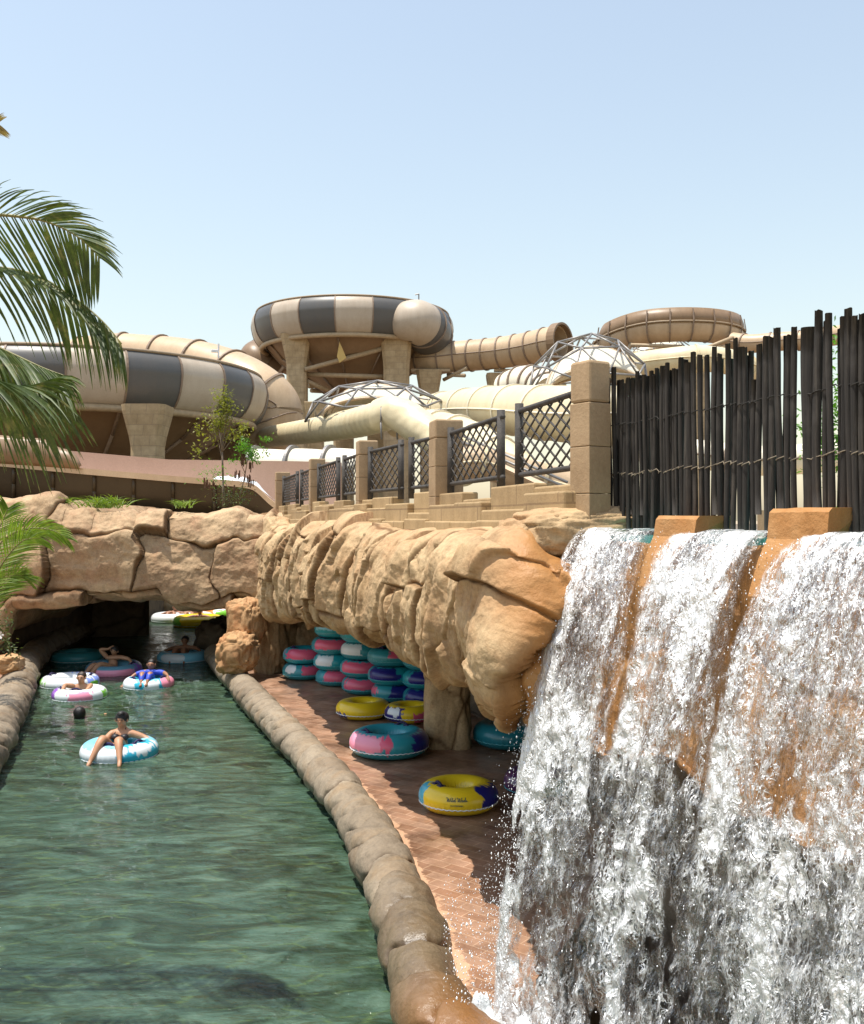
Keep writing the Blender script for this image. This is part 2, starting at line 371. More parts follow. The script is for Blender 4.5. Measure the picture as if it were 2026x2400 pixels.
def water_mat():
    m, t, o = newmat('river water'); n = N(t)
    co = n.coord('Object'); st = n.coord('Object', (1.0, 2.6, 1)); st2 = n.coord('Object', (1.3, 4.2, 1))
    a = n.noise(st, 1.35, 5, .6, 1.3); b = n.noise(st2, 3.2, 4, .65, 1.2); big = n.noise(co, .35, 3)
    c = n.ramp(a, [(.30, (0.0116, 0.0181, 0.0086)), (.41, (0.0217, 0.0378, 0.0202)), (.49, (0.0365, 0.0649, 0.0397)), (.585, (0.0631, 0.1094, 0.0757)), (.70, (0.0995, 0.1583, 0.1118))])
    c = n.mix(n.ramp(b, [(.52, (0, 0, 0)), (.72, (.85, .85, .85))]), c, (0.0373, 0.0422, 0.0115))
    c = n.mix(n.ramp(big, [(.4, (0, 0, 0)), (.7, (.5, .5, .5))]), c, (0.0298, 0.0664, 0.0447))
    # bright caustic veins of refracted light, painted into the water colour
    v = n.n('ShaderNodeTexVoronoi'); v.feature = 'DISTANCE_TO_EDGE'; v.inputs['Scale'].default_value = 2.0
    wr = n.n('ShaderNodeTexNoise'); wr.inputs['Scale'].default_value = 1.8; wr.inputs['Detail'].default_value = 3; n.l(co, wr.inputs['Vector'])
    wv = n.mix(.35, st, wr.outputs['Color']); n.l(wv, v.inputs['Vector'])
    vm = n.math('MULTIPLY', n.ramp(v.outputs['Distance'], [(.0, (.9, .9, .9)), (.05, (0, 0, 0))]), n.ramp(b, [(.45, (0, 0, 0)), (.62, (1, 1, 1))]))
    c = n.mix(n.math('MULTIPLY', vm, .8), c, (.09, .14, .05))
    nr = n.bump(n.noise(n.coord('Object', (1, 1.9, 1)), 5.5, 5, .6, .6), .55, .05)
    nr = n.bump(n.noise(n.coord('Object', (1, 1.6, 1)), 21, 3, .6), .35, .012, nr)
    n.l(n.bsdf(c, .07, nr, IOR=1.33, Specular_IOR_Level=.5), o.inputs[0]); return m
M['water'] = water_mat()

def fall_mat():
    m, t, o = newmat('falling water'); n = N(t)
    uv = n.n('ShaderNodeTexCoord').outputs['UV']
    def mp(sc):
        x = n.n('ShaderNodeMapping'); x.inputs['Scale'].default_value = sc; n.l(uv, x.inputs[0]); return x.outputs[0]
    n1 = n.noise(mp((11, 4.2, 1)), 1.0, 5, .66, 1.2); n2 = n.noise(mp((32, 14, 1)), 1.0, 3, .6, 1.2); n3 = n.noise(mp((75, 45, 1)), 1.0, 2, .5); n4 = n.noise(mp((15, 7, 1)), 1.0, 2, .5, 1.2); n5 = n.noise(mp((27, 14, 1)), 1.0, 2, .5, 1.6)
    v = n.n('ShaderNodeTexVoronoi'); v.feature = 'DISTANCE_TO_EDGE'; v.inputs['Scale'].default_value = 1; wr = n.n('ShaderNodeTexNoise'); n.l(mp((9, 7, 1)), wr.inputs['Vector']); wr.inputs['Scale'].default_value = 1.5
    vv = n.mix(.18, mp((22, 12, 1)), n.mix(1.0, wr.outputs['Color'], (12, 12, 12), 'MULTIPLY')); n.l(vv, v.inputs['Vector'])
    dens = attr(n, 'dens')
    h = n.math('ADD', n.math('MULTIPLY', n1, .62), n.math('MULTIPLY', n2, .38))
    foam = n.math('ADD', n.math('SUBTRACT', h, .56), n.math('MULTIPLY', dens, .30))
    foam = n.ramp(foam, [(.125, (0, 0, 0)), (.20, (1, 1, 1))])
    edge = n.math('MULTIPLY', n.ramp(v.outputs['Distance'], [(.0, (.85, .85, .85)), (.09, (0, 0, 0))]), n.ramp(n1, [(.42, (0, 0, 0)), (.58, (1, 1, 1))]))
    foam = n.math('MAXIMUM', foam, n.math('MULTIPLY', edge, .6))
    gate = n.ramp(n.math('ADD', n1, n.math('MULTIPLY', dens, .35)), [(.52, (0, 0, 0)), (.68, (1, 1, 1))])
    for q_, wd_ in ((n4, .020), (n5, .026)):  # thin white glint lines painted into the foam mask
        rg = n.ramp(n.math('ABSOLUTE', n.math('SUBTRACT', q_, .5)), [(0.0, (1, 1, 1)), (wd_, (.75, .75, .75)), (wd_ * 1.9, (0, 0, 0))])
        foam = n.math('MAXIMUM', foam, n.math('MULTIPLY', rg, gate))
    nr = n.bump(n2, 1.0, .035); nr = n.bump(n3, .7, .007, nr)
    df = n.n('ShaderNodeBsdfDiffuse'); df.inputs[0].default_value = (.95, .95, .94, 1); n.l(nr, df.inputs['Normal'])
    tl = n.n('ShaderNodeBsdfTranslucent'); tl.inputs[0].default_value = (.88, .89, .9, 1); n.l(nr, tl.inputs['Normal'])
    w1 = n.n('ShaderNodeMixShader'); w1.inputs[0].default_value = .35; n.l(df.outputs[0], w1.inputs[1]); n.l(tl.outputs[0], w1.inputs[2])
    gl = n.n('ShaderNodeBsdfGlossy'); gl.inputs[0].default_value = (1, 1, 1, 1); gl.inputs['Roughness'].default_value = .12; n.l(nr, gl.inputs['Normal'])
    tr = n.n('ShaderNodeBsdfTransparent'); tr.inputs[0].default_value = (.96, .965, .97, 1)
    fr = n.n('ShaderNodeFresnel'); fr.inputs[0].default_value = 1.38; n.l(nr, fr.inputs['Normal'])
    cl = n.n('ShaderNodeMixShader'); n.l(n.math('ADD', n.math('MULTIPLY', fr.outputs[0], .30), .01, True), cl.inputs[0]); n.l(tr.outputs[0], cl.inputs[1]); n.l(gl.outputs[0], cl.inputs[2])
    g2 = n.n('ShaderNodeBsdfGlossy'); g2.inputs[0].default_value = (1, 1, 1, 1); g2.inputs['Roughness'].default_value = .42; n.l(nr, g2.inputs['Normal'])
    w2 = n.n('ShaderNodeMixShader'); w2.inputs[0].default_value = .5; n.l(w1.outputs[0], w2.inputs[1]); n.l(g2.outputs[0], w2.inputs[2])
    mx = n.n('ShaderNodeMixShader'); n.l(foam, mx.inputs[0]); n.l(cl.outputs[0], mx.inputs[1]); n.l(w2.outputs[0], mx.inputs[2])
    # holes where the sheet tears
    hole = attr(n, 'hole'); t2 = n.n('ShaderNodeBsdfTransparent'); m3 = n.n('ShaderNodeMixShader'); n.l(hole, m3.inputs[0]); n.l(mx.outputs[0], m3.inputs[1]); n.l(t2.outputs[0], m3.inputs[2])
    n.l(m3.outputs[0], o.inputs[0]); return m
M['fall'] = fall_mat()
def foam_mat():
    m, t, o = newmat('spray drops'); n = N(t)
    n.l(n.bsdf((.86, .88, .9), .15, None, Specular_IOR_Level=.8), o.inputs[0]); return m
M['drop'] = foam_mat()

def leaf_mat(name, c1, c2, c3=None, tr=.35):
    m, t, o = newmat(name); n = N(t); co = n.coord('Object'); f = n.noise(co, 9, 4, .7)
    st = [(.3, c1), (.55, c2)] + ([(.72, c3)] if c3 else [])
    c = n.ramp(f, st); b = n.bsdf(c, .5, None, Specular_IOR_Level=.4)
    tl = n.n('ShaderNodeBsdfTranslucent'); n.l(n.mix(1.0, c, (1.3, 1.5, .5), 'MULTIPLY'), tl.inputs[0])
    x = n.n('ShaderNodeMixShader'); x.inputs[0].default_value = tr; n.l(b, x.inputs[1]); n.l(tl.outputs[0], x.inputs[2]); n.l(x.outputs[0], o.inputs[0]); return m
M['palm'] = leaf_mat('palm leaflet', (.030, .052, .014), (.085, .12, .028), (.26, .22, .09), .25)
M['palm_rib'] = simple('palm rachis', (.22, .20, .07), .5)
M['palm_dry'] = leaf_mat('dry palm leaflet', (.22, .15, .07), (.34, .25, .13))
M['grass'] = leaf_mat('bright grass', (.09, .15, .02), (.19, .27, .045), (.30, .30, .07), .4)
M['tree_leaf'] = leaf_mat('yellow green leaf', (.10, .12, .02), (.22, .22, .04), (.32, .28, .07), .4)
M['pinnate'] = leaf_mat('fresh pinnate leaf', (.05, .13, .02), (.10, .24, .03), (.16, .30, .05), .45)
M['bark'] = simple('bark', (.16, .12, .085), .9, .3, 20)
M['pod'] = simple('dry seed pod', (.10, .045, .022), .7)
M['flower'] = simple('white petal', (.8, .8, .78), .6)
def vcol_mat(name, rough=.25, **k):
    m, t, o = newmat(name); n = N(t); co = n.coord('Object'); nr = n.bump(n.noise(co, 9, 3), .12, .01)
    n.l(n.bsdf(attr(n, 'Col', 'Color'), rough, nr, **k), o.inputs[0]); return m
M['vinyl'] = vcol_mat('printed vinyl', .28, Specular_IOR_Level=.5, Coat_Weight=.15)
M['strap'] = simple('navy strap', (.018, .012, .075), .6, .2)
M['seam'] = simple('welded seam', (.78, .82, .84), .4, .05)
M['seam_teal'] = simple('teal welded seam', (.10, .42, .48), .4, .05)
M['ink'] = simple('dark print ink', (.05, .10, .11), .5, .05, bump=0)
def skin(name, c): return simple(name, c, .5, .10, 10, .05, 30, Subsurface_Weight=.0)
M['skin_a'] = skin('skin tone warm', (.46, .23, .125)); M['skin_b'] = skin('skin tone tan', (.34, .16, .09)); M['skin_c'] = skin('skin tone light', (.48, .26, .15))
M['hair'] = simple('black hair', (.012, .009, .008), .45, .3, 30, .6, 90); M['hair_b'] = simple('brown hair', (.035, .02, .012), .45, .3, 30, .6, 90)
M['suit_blue'] = simple('blue swim suit', (.028, .07, .50), .55, .2, 8, .3, 25)
M['swim_black'] = simple('black bikini', (.012, .008, .01), .5); M['swim_teal'] = simple('teal shorts', (.02, .22, .24), .6)
M['lip'] = simple('lip', (.34, .09, .07), .5); M['eye'] = simple('dark eye', (.015, .01, .01), .3); M['wrist'] = simple('yellow wristband', (.75, .55, .06), .5); M['white'] = simple('white plastic', (.75, .75, .75), .5)

# ------------------------------------------------------------------ ground, river, banks
def box_struct(name, x0, x1, y0, y1, z0, z1, mat, **k):
    b = MB(); b.box(((x0 + x1) / 2, (y0 + y1) / 2, (z0 + z1) / 2), (x1 - x0, y1 - y0, z1 - z0)); return tag(b.build(name, mat), kind='structure', **k)
g = MB(); g.add([(-900, -60, -1.6), (900, -60, -1.6), (900, 1800, -1.6), (-900, 1800, -1.6)], [(0, 1, 2, 3)])
tag(g.build('ground', M['sand']), kind='structure')
box_struct('terrain', -60, 60, 42.5, 140, -1.5, 2.4, M['soil'])
box_struct('planting_ground', -60, -9.2, 21.5, 42.4, -1.5, 2.2, M['soil'])
# river surface with real ripples
ys = 1.5 * (44 / 1.5) ** np.linspace(0, 1, 520); xs = np.linspace(-1, 1, 420)
YY, XX = np.meshgrid(ys, xs, indexing='ij')
cx = np.interp(YY, [1.5, 6, 20, 30, 44], [-2.2, -2.9, -6.0, -8.0, -8.0]); hw = np.interp(YY, [1.5, 6, 20, 30, 44], [3.3, 3.6, 4.4, 7, 10])
X = cx + XX * hw
p3 = np.stack([X * .9 + YY * .22, YY * 2.0 - X * .5, X * 0], -1)
Z = .020 * fbm(p3 * 1.1, 4, 3) + .012 * (1 - 2 * np.abs(fbm(p3 * 2.1, 3, 9))) + .005 * fbm(p3 * 6, 2, 13)
# wake ripples round the tubes
for (a, b) in ((282, 1790), (190, 1648), (350, 1618)):
    q = G(a, b); d = np.hypot(X - q[0], (YY - q[1] - .35)); Z += .016 * np.exp(-((d - .75) / .35) ** 2) * np.sin(d * 22)
mk('water', np.stack([X, YY, Z], -1).reshape(-1, 3), gfaces(520, 420)[:, ::-1], M['water'])['kind'] = 'structure'
# river bed
box_struct('river_bed', -19, 1.6, 1.0, 42.3, -1.4, -1.2, M['shaded_rock'])

KR = catmull([(1.25, 4.3, 0), G(1085, 2440, .3), G(1000, 2330, .3), G(975, 2240, .3), G(955, 2160, .3), G(925, 2080, .3), G(885, 1990, .3), G(845, 1910, .3), G(790, 1835, .3), G(720, 1755, .3), G(650, 1685, .3), G(588, 1622, .3), G(556, 1585, .3), G(530, 1560, .3), G(500, 1525, .3)], 900)
KL = catmull([(-2.9, 1.6, .3), (-3.35, 4.0, .3), G(-160, 1960, .3), G(-20, 1755, .3), G(28, 1665, .3), G(58, 1600, .3), G(72, 1556, .3), G(92, 1532, .3), G(125, 1505, .3), (-9.4, 27.5, .3)], 900)
def kerb(name, path, rad, seed, side, label):
    s = np.concatenate([[0], np.cumsum(np.linalg.norm(np.diff(path, axis=0), axis=1))]); a = np.linspace(0, 2 * np.pi, 72, endpoint=False)
    path = path.copy(); path[:, 2] = .22
    V, (Sd, U, T) = sweep(path, 1.0, 72)
    Sg = np.broadcast_to(s[:, None], (len(s), 72)); A = np.broadcast_to(a[None], (len(s), 72))
    ph = Sg / .50 + .55 * np.sin(A * .5 + .9 * side) + .5 * fbm(np.stack([Sg * .8, np.cos(A), np.sin(A)], -1), 2, seed) + .35 * vn(np.stack([Sg * .3, Sg * 0, Sg * 0], -1), seed + 5)
    k = np.floor(ph); f = ph - k; rnd = _h(k.astype(int), (k * 0).astype(int), (k * 0).astype(int) + 3, seed)
    prof = .78 + .30 * np.sqrt(np.clip(1 - (1 - np.minimum(f / .72, 1)) ** 2.2, 0, 1)) * (1 - .95 * ss(f, .90, 1.0)) + .16 * (rnd - .5) * ss(f, 0, .1) * ss(-f, -1, -.9)
    pos = np.stack([Sg, np.cos(A) * rad, np.sin(A) * rad], -1)
    r = rad * prof * (1 + .10 * fbm(pos * 3.2, 3, seed + 1) + .05 * fbm(pos * 11, 3, seed + 2) + .02 * fbm(pos * 30, 2, seed + 3))
    r = r * (1 - .12 * np.abs(np.sin(A)) * (np.sin(A) > 0))
    C = path[:, None, :]; V = C + (V - C) * r[..., None]
    low = V[..., 2] < .12
    crack = np.clip(np.exp(-(np.minimum(f, 1 - f) / .06) ** 2) * 1.2 + (rnd - .5) * .5 * ss(f, .02, .1) + .25 * ss(fbm(pos * 2.5, 3, seed + 8), .1, .5), 0, 1)
    yy = V[..., 1]; xx = V[..., 0]
    wet = ss(-V[..., 2] + .05 * fbm(V * 5, 3, 9), -.24, -.08) + (ss(-yy, -8.4, -6.6) * (xx > -1.6)) * .85
    st = ss(-yy, -6.35, -5.5) * ss(xx, -.6, .2) * .8
    V[..., 2] = np.where(V[..., 2] < .0, V[..., 2] * 3.0, V[..., 2])
    o = mk(name, V.reshape(-1, 3), gfaces(len(s), 72, cv=True), M['kerb'], attrs={'crack': crack, 'wet': np.clip(wet, 0, 1), 'stain': st})
    tag(o, label, 'kerb'); return o
kerb('stone_kerb', KR + np.array([.035, 0, 0]), .225, 21, 1, 'long rounded stone kerb between the green river and the brick deck, wet at its near end')
kerb('stone_kerb', KL - np.array([.13, 0, 0]), .28, 55, -1, 'rounded stone kerb along the left bank of the river')

# deck surface following the kerb
n1, n2 = 420, 150; idx = np.linspace(0, len(KR) - 1, n1).astype(int); e = KR[idx]
tt = np.linspace(0, 1, n2) ** 1.6; wd = 4.2
Vd = np.zeros((n1, n2, 3)); wde = np.where(e[:, 1] > 9.2, wd, np.interp(e[:, 1], [4, 6.3, 7.2, 9.2], [.35, .75, 1.3, 2.6]))[:, None]; Vd[..., 0] = e[:, None, 0] + tt[None] * wde; Vd[..., 1] = e[:, None, 1] + tt[None] * 1.2 * 0
Vd[..., 2] = .25 + .004 * fbm(Vd * 1.2, 2, 4)
stp = np.clip(1.0 - (tt[None] * wde - .15) / .34 + 0 * Vd[..., 0], 0, 1)
mk('deck', Vd.reshape(-1, 3), gfaces(n1, n2), M['deck'], attrs={'strip': stp})['kind'] = 'structure'
box_struct('basin_floor', 1.2, 7.5, 1.0, 9.5, -1.3, -.25, M['shaded_rock'])
# left bank paving
idx = np.linspace(0, len(KL) - 1, 200).astype(int); e = KL[idx]; tt2 = np.linspace(0, 1, 40)
Vl = np.zeros((200, 40, 3)); Vl[..., 0] = e[:, None, 0] - tt2[None] * 9; Vl[..., 1] = e[:, None, 1]; Vl[..., 2] = .3
mk('left_bank', Vl.reshape(-1, 3), gfaces(200, 40)[:, ::-1], M['deck'], attrs={'strip': np.zeros(8000)})['kind'] = 'structure'

# ------------------------------------------------------------------ right wall line
PY = [3.0, 4.4, 6.2, 9.9, 12.5, 16.3, 21.0, 24.0]; PX = [2.6, 1.9, 1.0, .14, -.83, -1.91, -3.2, -4.0]
xp = lambda y: np.interp(y, PY[2:], PX[2:])
FAC = [ # Y, X, ztop, zbot
 (21.6, -3.95, 3.25, .2), (20.2, -3.72, 3.22, .25), (19.75, -3.5, 3.2, .5), (19.5, -3.38, 3.2, 1.3), (19, -3.22, 3.18, 1.38), (17.3, -2.80, 3.06, 1.50), (16, -2.40, 3.04, 1.57), (14.6, -2.02, 3.2, 1.72), (13.4, -1.66, 3.12, 1.80), (12.2, -1.28, 3.2, 1.86), (11, -.84, 3.17, 1.90),
 (10.1, -.52, 3.16, 1.92), (9.3, -.27, 3.1, 1.93), (8.4, -.03, 3.15, 1.9), (7.6, .12, 3.17, 1.91), (7.1, .24, 3.05, 2.0), (6.75, .34, 3.10, 2.02), (6.45, .42, 3.20, 2.0), (6.22, .49, 3.2, 1.94), (6.08, .60, 3.14, 1.84), (6.08, .74, 3.04, 1.72), (6.2, .92, 3.0, 1.8), (6.5, 1.15, 3.0, 1.9)]
FAC = np.array(FAC); n = 900
ctl = catmull(np.stack([FAC[:, 1], FAC[:, 0], FAC[:, 2]], 1), 3000); ztb = catmull(np.stack([FAC[:, 3], FAC[:, 3], FAC[:, 3]], 1), 3000)[:, 0]
seg = np.linalg.norm(np.diff(ctl[:, :2], axis=0), axis=1) / ctl[1:, 1]; wgt = np.concatenate([[0], np.cumsum(seg)]); q = np.interp(np.linspace(0, wgt[-1], n), wgt, np.arange(3000))
ii = q.astype(int); path = ctl[ii]; zb = ztb[ii]; zt = path[:, 2]
s = np.concatenate([[0], np.cumsum(np.linalg.norm(np.diff(path[:, :2], axis=0), axis=1))])
T = np.gradient(path[:, :2], axis=0); T /= np.linalg.norm(T, axis=1)[:, None]
for _ in range(160): T[1:-1] = (T[:-2] + T[1:-1] * 2 + T[2:]) / 4
T /= np.linalg.norm(T, axis=1)[:, None]; OUT = np.stack([T[:, 1], -T[:, 0]], 1)  # right of travel
if (OUT[400] @ np.array([-1, -.2])) < 0: OUT = -OUT
m = 200; v = np.linspace(0, 1, m)
kv = [0, .06, .13, .2, .32, .55, .74, .83, .88, .93, 1]; ko = [-.75, -.42, -.16, -.03, .06, .12, .06, .0, -.10, -.28, -1.1]; kz = [-.02, 0.0, .0, .07, .22, .55, .84, .95, .99, 1.0, .97]
O = np.interp(v, kv, ko); Zf = np.interp(v, kv, kz)
def smooth1(a, k):
    for _ in range(k): a[1:-1] = (a[:-2] + 2 * a[1:-1] + a[2:]) / 4
    return a
O = smooth1(O, 12); Zf = smooth1(Zf, 12)
V = np.zeros((n, m, 3)); zt = zt - .06; nrE = ss(-path[:, 1], -7.2, -6.6); On = np.where(O[None] < 0, O[None] * (1 - .72 * nrE[:, None]), O[None])
V[..., :2] = path[:, None, :2] + OUT[:, None, :] * On[..., None]; V[..., 2] = zt[:, None] + (zb - zt)[:, None] * Zf[None]
S = np.broadcast_to(s[:, None], (n, m)); arc = np.cumsum(np.hypot(np.gradient(O), np.gradient(Zf) * 1.3)); Tt = np.broadcast_to(arc[None], (n, m))
sh = S + .35 * Tt                                       # slanting vertical ribs
ctr = fbm(np.stack([S * .5, S * 0, S * 0], -1), 2, 2)
# strong vertical folds like hanging drapes of rock, then fractures
C1, C2, c1, c2 = cells(sh + .12 * fbm(V * 1.3, 3, 77), Tt * 1.0, .62, 2.9, 5, .36)
ed = C2 - C1; folds = .11 * (ss(ed, 0, .38) - .45) + .16 * ((c1[0] * (.5 + .5 * ss(ed, 0, .25)) + c2[0] * (.5 - .5 * ss(ed, 0, .25))) - .5)
d, e_ = rock_disp(V, sh * 1.0, Tt, .62, 1.5, 15, amp=.05, tilt=.11, crack=.055, bulge=.015, warp=.16, fine=.02, cw=.03, bw=.10)
near = ss(-V[..., 1], -7.3, -6.3)
d, e_, hcol = block_disp(V, sh, Tt, .60, 1.45, 7, step=.14, sub=.11, tilt=.15, rnd=.036, groove=.035, warp=.12)
e_ = e_ * 1.6; d = d + .06 * np.sin(np.pi * np.clip(Tt / Tt.max(), 0, 1)) - .04
d2, e2_ = rock_disp(V, sh * 1.0 + 2, Tt + 5, .26, .62, 35, amp=.016, tilt=.035, crack=.008, bulge=.0, warp=.3, fine=.0, cw=.05, bw=.06); d = d + d2
rid = np.abs(fbm(np.stack([sh * 5, S * 0, V[..., 2] * 1.1], -1), 3, 41)); d = d - .025 * rid + .034 * fbm(V * 6, 5, 42, .62) + .045 * fbm(V * 2.2, 3, 46)
d *= ss(v, .10, .30)[None] * (1 - .6 * ss(v, .9, 1))[None]
Nn = surf_normals(V); sg = 1 if (Nn[400, 100, 0] < 0) else -1
V = V + Nn * sg * d[..., None]
jag = .10 * vn(np.stack([S * 1.7, S * 0, S * 0], -1), 88) + .05 * fbm(np.stack([S * 5, S * 0, S * 0], -1), 2, 89)
V[..., 2] += (1 - .75 * near) * (jag * 1.1 + .03 + .16 * (_h(np.round(hcol * 9999).astype(int), np.round(hcol * 0).astype(int), np.round(hcol * 0).astype(int), 5) - .6)) * (1 - ss(v, .05, .4))[None] * ss(v, 0, .08)[None] - .06 * np.abs(fbm(np.stack([S * 2.1, S * 0, S * 0], -1), 2, 99)) * ss(v, .7, .9)[None]
crk = np.clip(np.exp(-(e_ / .035) ** 2) * 1.2 + np.exp(-(e2_ / .025) ** 2) * .35, 0, 1)
stain = ss(V[..., 0] / V[..., 1] * 2300 + 1013 + (1300 - (1215 + (3.2 - V[..., 2]) / V[..., 1] * 2300)) * 0.12, 1180, 1330) * ss(-V[..., 1], -6.9, -6.2) * .9
# stain belongs to splash zone, measured by distance to the falling sheet's left edge
dist_edge = np.hypot(V[..., 0] - .74, V[..., 1] - 5.98); stain = (1 - ss(dist_edge, .13, .44)) * 1.05 + .12 * fbm(V * 4, 2, 3)
rock = mk('rock_wall', V.reshape(-1, 3), gfaces(n, m) if sg > 0 else gfaces(n, m)[:, ::-1], M['rock'], attrs={'crack': crk, 'stain': np.clip(stain, 0, 1)})
tag(rock, 'long sculpted tan rock overhang above the deck, left of the waterfall', 'rock wall')
# cap boulders under the tall pillar, left of the lip
blob('cap_boulder', (1.02, 6.52, 3.10), (1.05, .72, .36), M['rock'], 4, rock, 110, .14, .2)
blob('cap_boulder', (.62, 6.42, 2.90), (.46, .45, .62), M['rock'], 9, rock, 120, .16, .5)
blob('cap_boulder', P(1165, 1520, 6.6), (.34, .4, .78), M['rock'], 44, rock, 120, .16, .2)
for px, py, Yq, sz, sd_ in ((655, 1250, 18.3, (.7, .5, .7), 12),):
    q = P(px, py, Yq); blob('cap_boulder', (q[0] - .02, q[1], q[2] - .05), sz, M['rock'], sd_, rock, 72, .16, sd_ * .7)

# overhang roof (walkway) and cave behind
ply = [(21.6, -3.6), (16.3, -1.91), (12.5, -.83), (9.9, .14), (6.4, 1.0), (6.4, 9), (30, 9), (30, -3.6)]
b = MB(); lo = [(x + .05, y, 2.72) for y, x in ply]; hi = [(x + .05, y, 3.02) for y, x in ply]; k = len(ply)
b.add(lo + hi, [tuple(range(k - 1, -1, -1)), tuple(range(k, 2 * k))] + [(i, (i + 1) % k, k + (i + 1) % k, k + i) for i in range(k)])
tag(b.build('walkway', M['walk']), kind='structure')
def rock_panel(name, a, b_, z0, z1, seed, mat, label, cs=.9, ct=.8, thick=.3, amp=.09, nn=160, mm=60, stain0=0.0, cat='rock wall', parent=None):
    a = np.array(a, float); b_ = np.array(b_, float); L = np.linalg.norm(b_ - a); t = (b_ - a) / L; out = np.array([t[1], -t[0]])
    u = np.linspace(0, 1, nn); v = np.linspace(0, 1, mm); U, W = np.meshgrid(u, v, indexing='ij')
    base = np.stack([a[0] + t[0] * L * U, a[1] + t[1] * L * U, z0 + (z1 - z0) * W], -1)
    d, e = rock_disp(base, U * L, W * (z1 - z0), cs, ct, seed, amp=amp, tilt=amp, crack=.05, bulge=.07, fine=.02)
    Vf = base.copy(); Vf[..., :2] += out * (d[..., None] + thick / 2)
    Vb = base.copy(); Vb[..., :2] -= out * thick / 2
    VV = np.concatenate([Vf, Vb[:, ::-1]], 1)
    o = mk(name, VV.reshape(-1, 3), gfaces(nn, 2 * mm, cv=True), mat, parent, attrs={'crack': np.concatenate([np.exp(-(e / .06) ** 2), e * 0], 1), 'stain': np.full(VV.shape[:2], stain0)})
    if parent is None: tag(o, label, cat)
    return o
rock_panel('cave_wall', (-.55, 20.3), (2.2, 9.0), .2, 2.75, 31, M['shaded_rock'], 'shaded rock wall behind the stacked inner tubes', cs=1.3)
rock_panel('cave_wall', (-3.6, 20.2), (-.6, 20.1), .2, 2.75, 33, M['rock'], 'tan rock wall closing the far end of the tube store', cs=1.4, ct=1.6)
rock_panel('cave_wall', (1.75, 7.6), (3.9, 2.6), -.4, 2.72, 35, M['shaded_rock'], 'cave wall added as a dark backdrop behind the falling water')  # added close behind the fall to make a dark backdrop
# pillar holding the overhang
q = G(1045, 1762, .25)
def rock_post(name, c, sx, sy, z0, z1, seed, mat, label):
    nn, mm = 120, 70; a = np.linspace(0, 2 * np.pi, nn, endpoint=False); v = np.linspace(0, 1, mm); A, W = np.meshgrid(a, v, indexing='ij')
    sq = (np.abs(np.cos(A)) ** 4 + np.abs(np.sin(A)) ** 4) ** (-.25)
    x = c[0] + np.cos(A) * sq * sx / 2; y = c[1] + np.sin(A) * sq * sy / 2; base = np.stack([x, y, z0 + (z1 - z0) * W], -1)
    d, e = rock_disp(base, A * .5 * sx * 1.2, W * (z1 - z0), .55, .7, seed, amp=.03, tilt=.03, crack=.03, bulge=.03, fine=.02)
    d = d * .8 + .16 * ss(W, .7, 1); nr = np.stack([np.cos(A), np.sin(A), A * 0], -1)
    o = mk(name, (base + nr * d[..., None]).reshape(-1, 3), gfaces(nn, mm, cu=True), mat, attrs={'crack': np.exp(-(e / .06) ** 2), 'stain': e * 0}); tag(o, label, 'rock pillar')
rock_post('rock_pillar', (.21, 12.8), .58, .58, .2, 2.75, 61, M['rock'], 'square rock pillar in shade under the overhang beside the teal and pink tube')
# boulders at the bridge foot
for px, py, Yq, sz, sd_, mt, lb in ((578, 1456, 18.3, (.72, .6, .85), 2, 'orange_rock', 'orange boulder at the right foot of the rock bridge, topmost of its pile'), (556, 1530, 17.9, (.85, .7, .72), 6, 'orange_rock', 'squat orange boulder below the upright orange boulder, beside the river'), (632, 1490, 18.9, (.62, .7, 1.75), 8, 'rock', 'tall pale tan rock at the far end of the deck, behind the orange boulders'),
        (22, 1556, 17.6, (.62, .5, .34), 11, 'orange_rock', 'small orange boulder on the left bank by the kerb')):
    q = P(px, py, Yq); tag(blob('boulder', q, sz, M[mt], sd_, None, 110, .20, sd_ * 1.3), lb, 'boulder')

# ------------------------------------------------------------------ rock bridge
tp = np.array([(-260, 1170), (-90, 1150), (0, 1163), (50, 1157), (98, 1150), (112, 1152), (141, 1183), (152, 1187), (196, 1180), (212, 1195), (296, 1188), (312, 1202), (330, 1189), (455, 1194), (470, 1200), (545, 1185), (557, 1190), (571, 1207), (612, 1212), (640, 1190), (700, 1180)])
bt = np.array([(-260, 1520), (-90, 1520), (-30, 1520), (-8, 1500), (12, 1450), (28, 1432), (102, 1436), (184, 1422), (261, 1416), (298, 1424), (367, 1411), (408, 1432), (470, 1432), (543, 1411), (588, 1416), (700, 1440)])
n, m = 620, 240; px = np.linspace(-260, 690, n); Yb = 19.1; sc = F / Yb
X0 = (px - HX) / sc; zt = CH + (HY - np.interp(px, tp[:, 0], tp[:, 1])) / sc - .02; zb = CH + (HY - np.interp(px, bt[:, 0], bt[:, 1])) / sc + .07
v = np.linspace(0, 1, m); kv = [0, .1, .15, .19, .25, .4, .6, .78, .84, .88, .92, 1]; ko = [-8.6, -2.4, -1.1, -.6, -.28, -.05, .03, .0, -.08, -.28, -.7, -7.9]; kz = [.1, .06, .05, .0, .05, .3, .6, .9, .98, 1.0, .98, .85]
O = smooth1(np.interp(v, kv, ko), 6); Zf = smooth1(np.interp(v, kv, kz), 6)
V = np.zeros((n, m, 3)); V[..., 0] = X0[:, None]; V[..., 1] = Yb - O[None]; V[..., 2] = zt[:, None] + (zb - zt)[:, None] * Zf[None]
S = np.broadcast_to(X0[:, None], (n, m)); arc = np.cumsum(np.hypot(np.gradient(O), np.gradient(Zf) * 2.2)); Tt = np.broadcast_to(arc[None], (n, m))
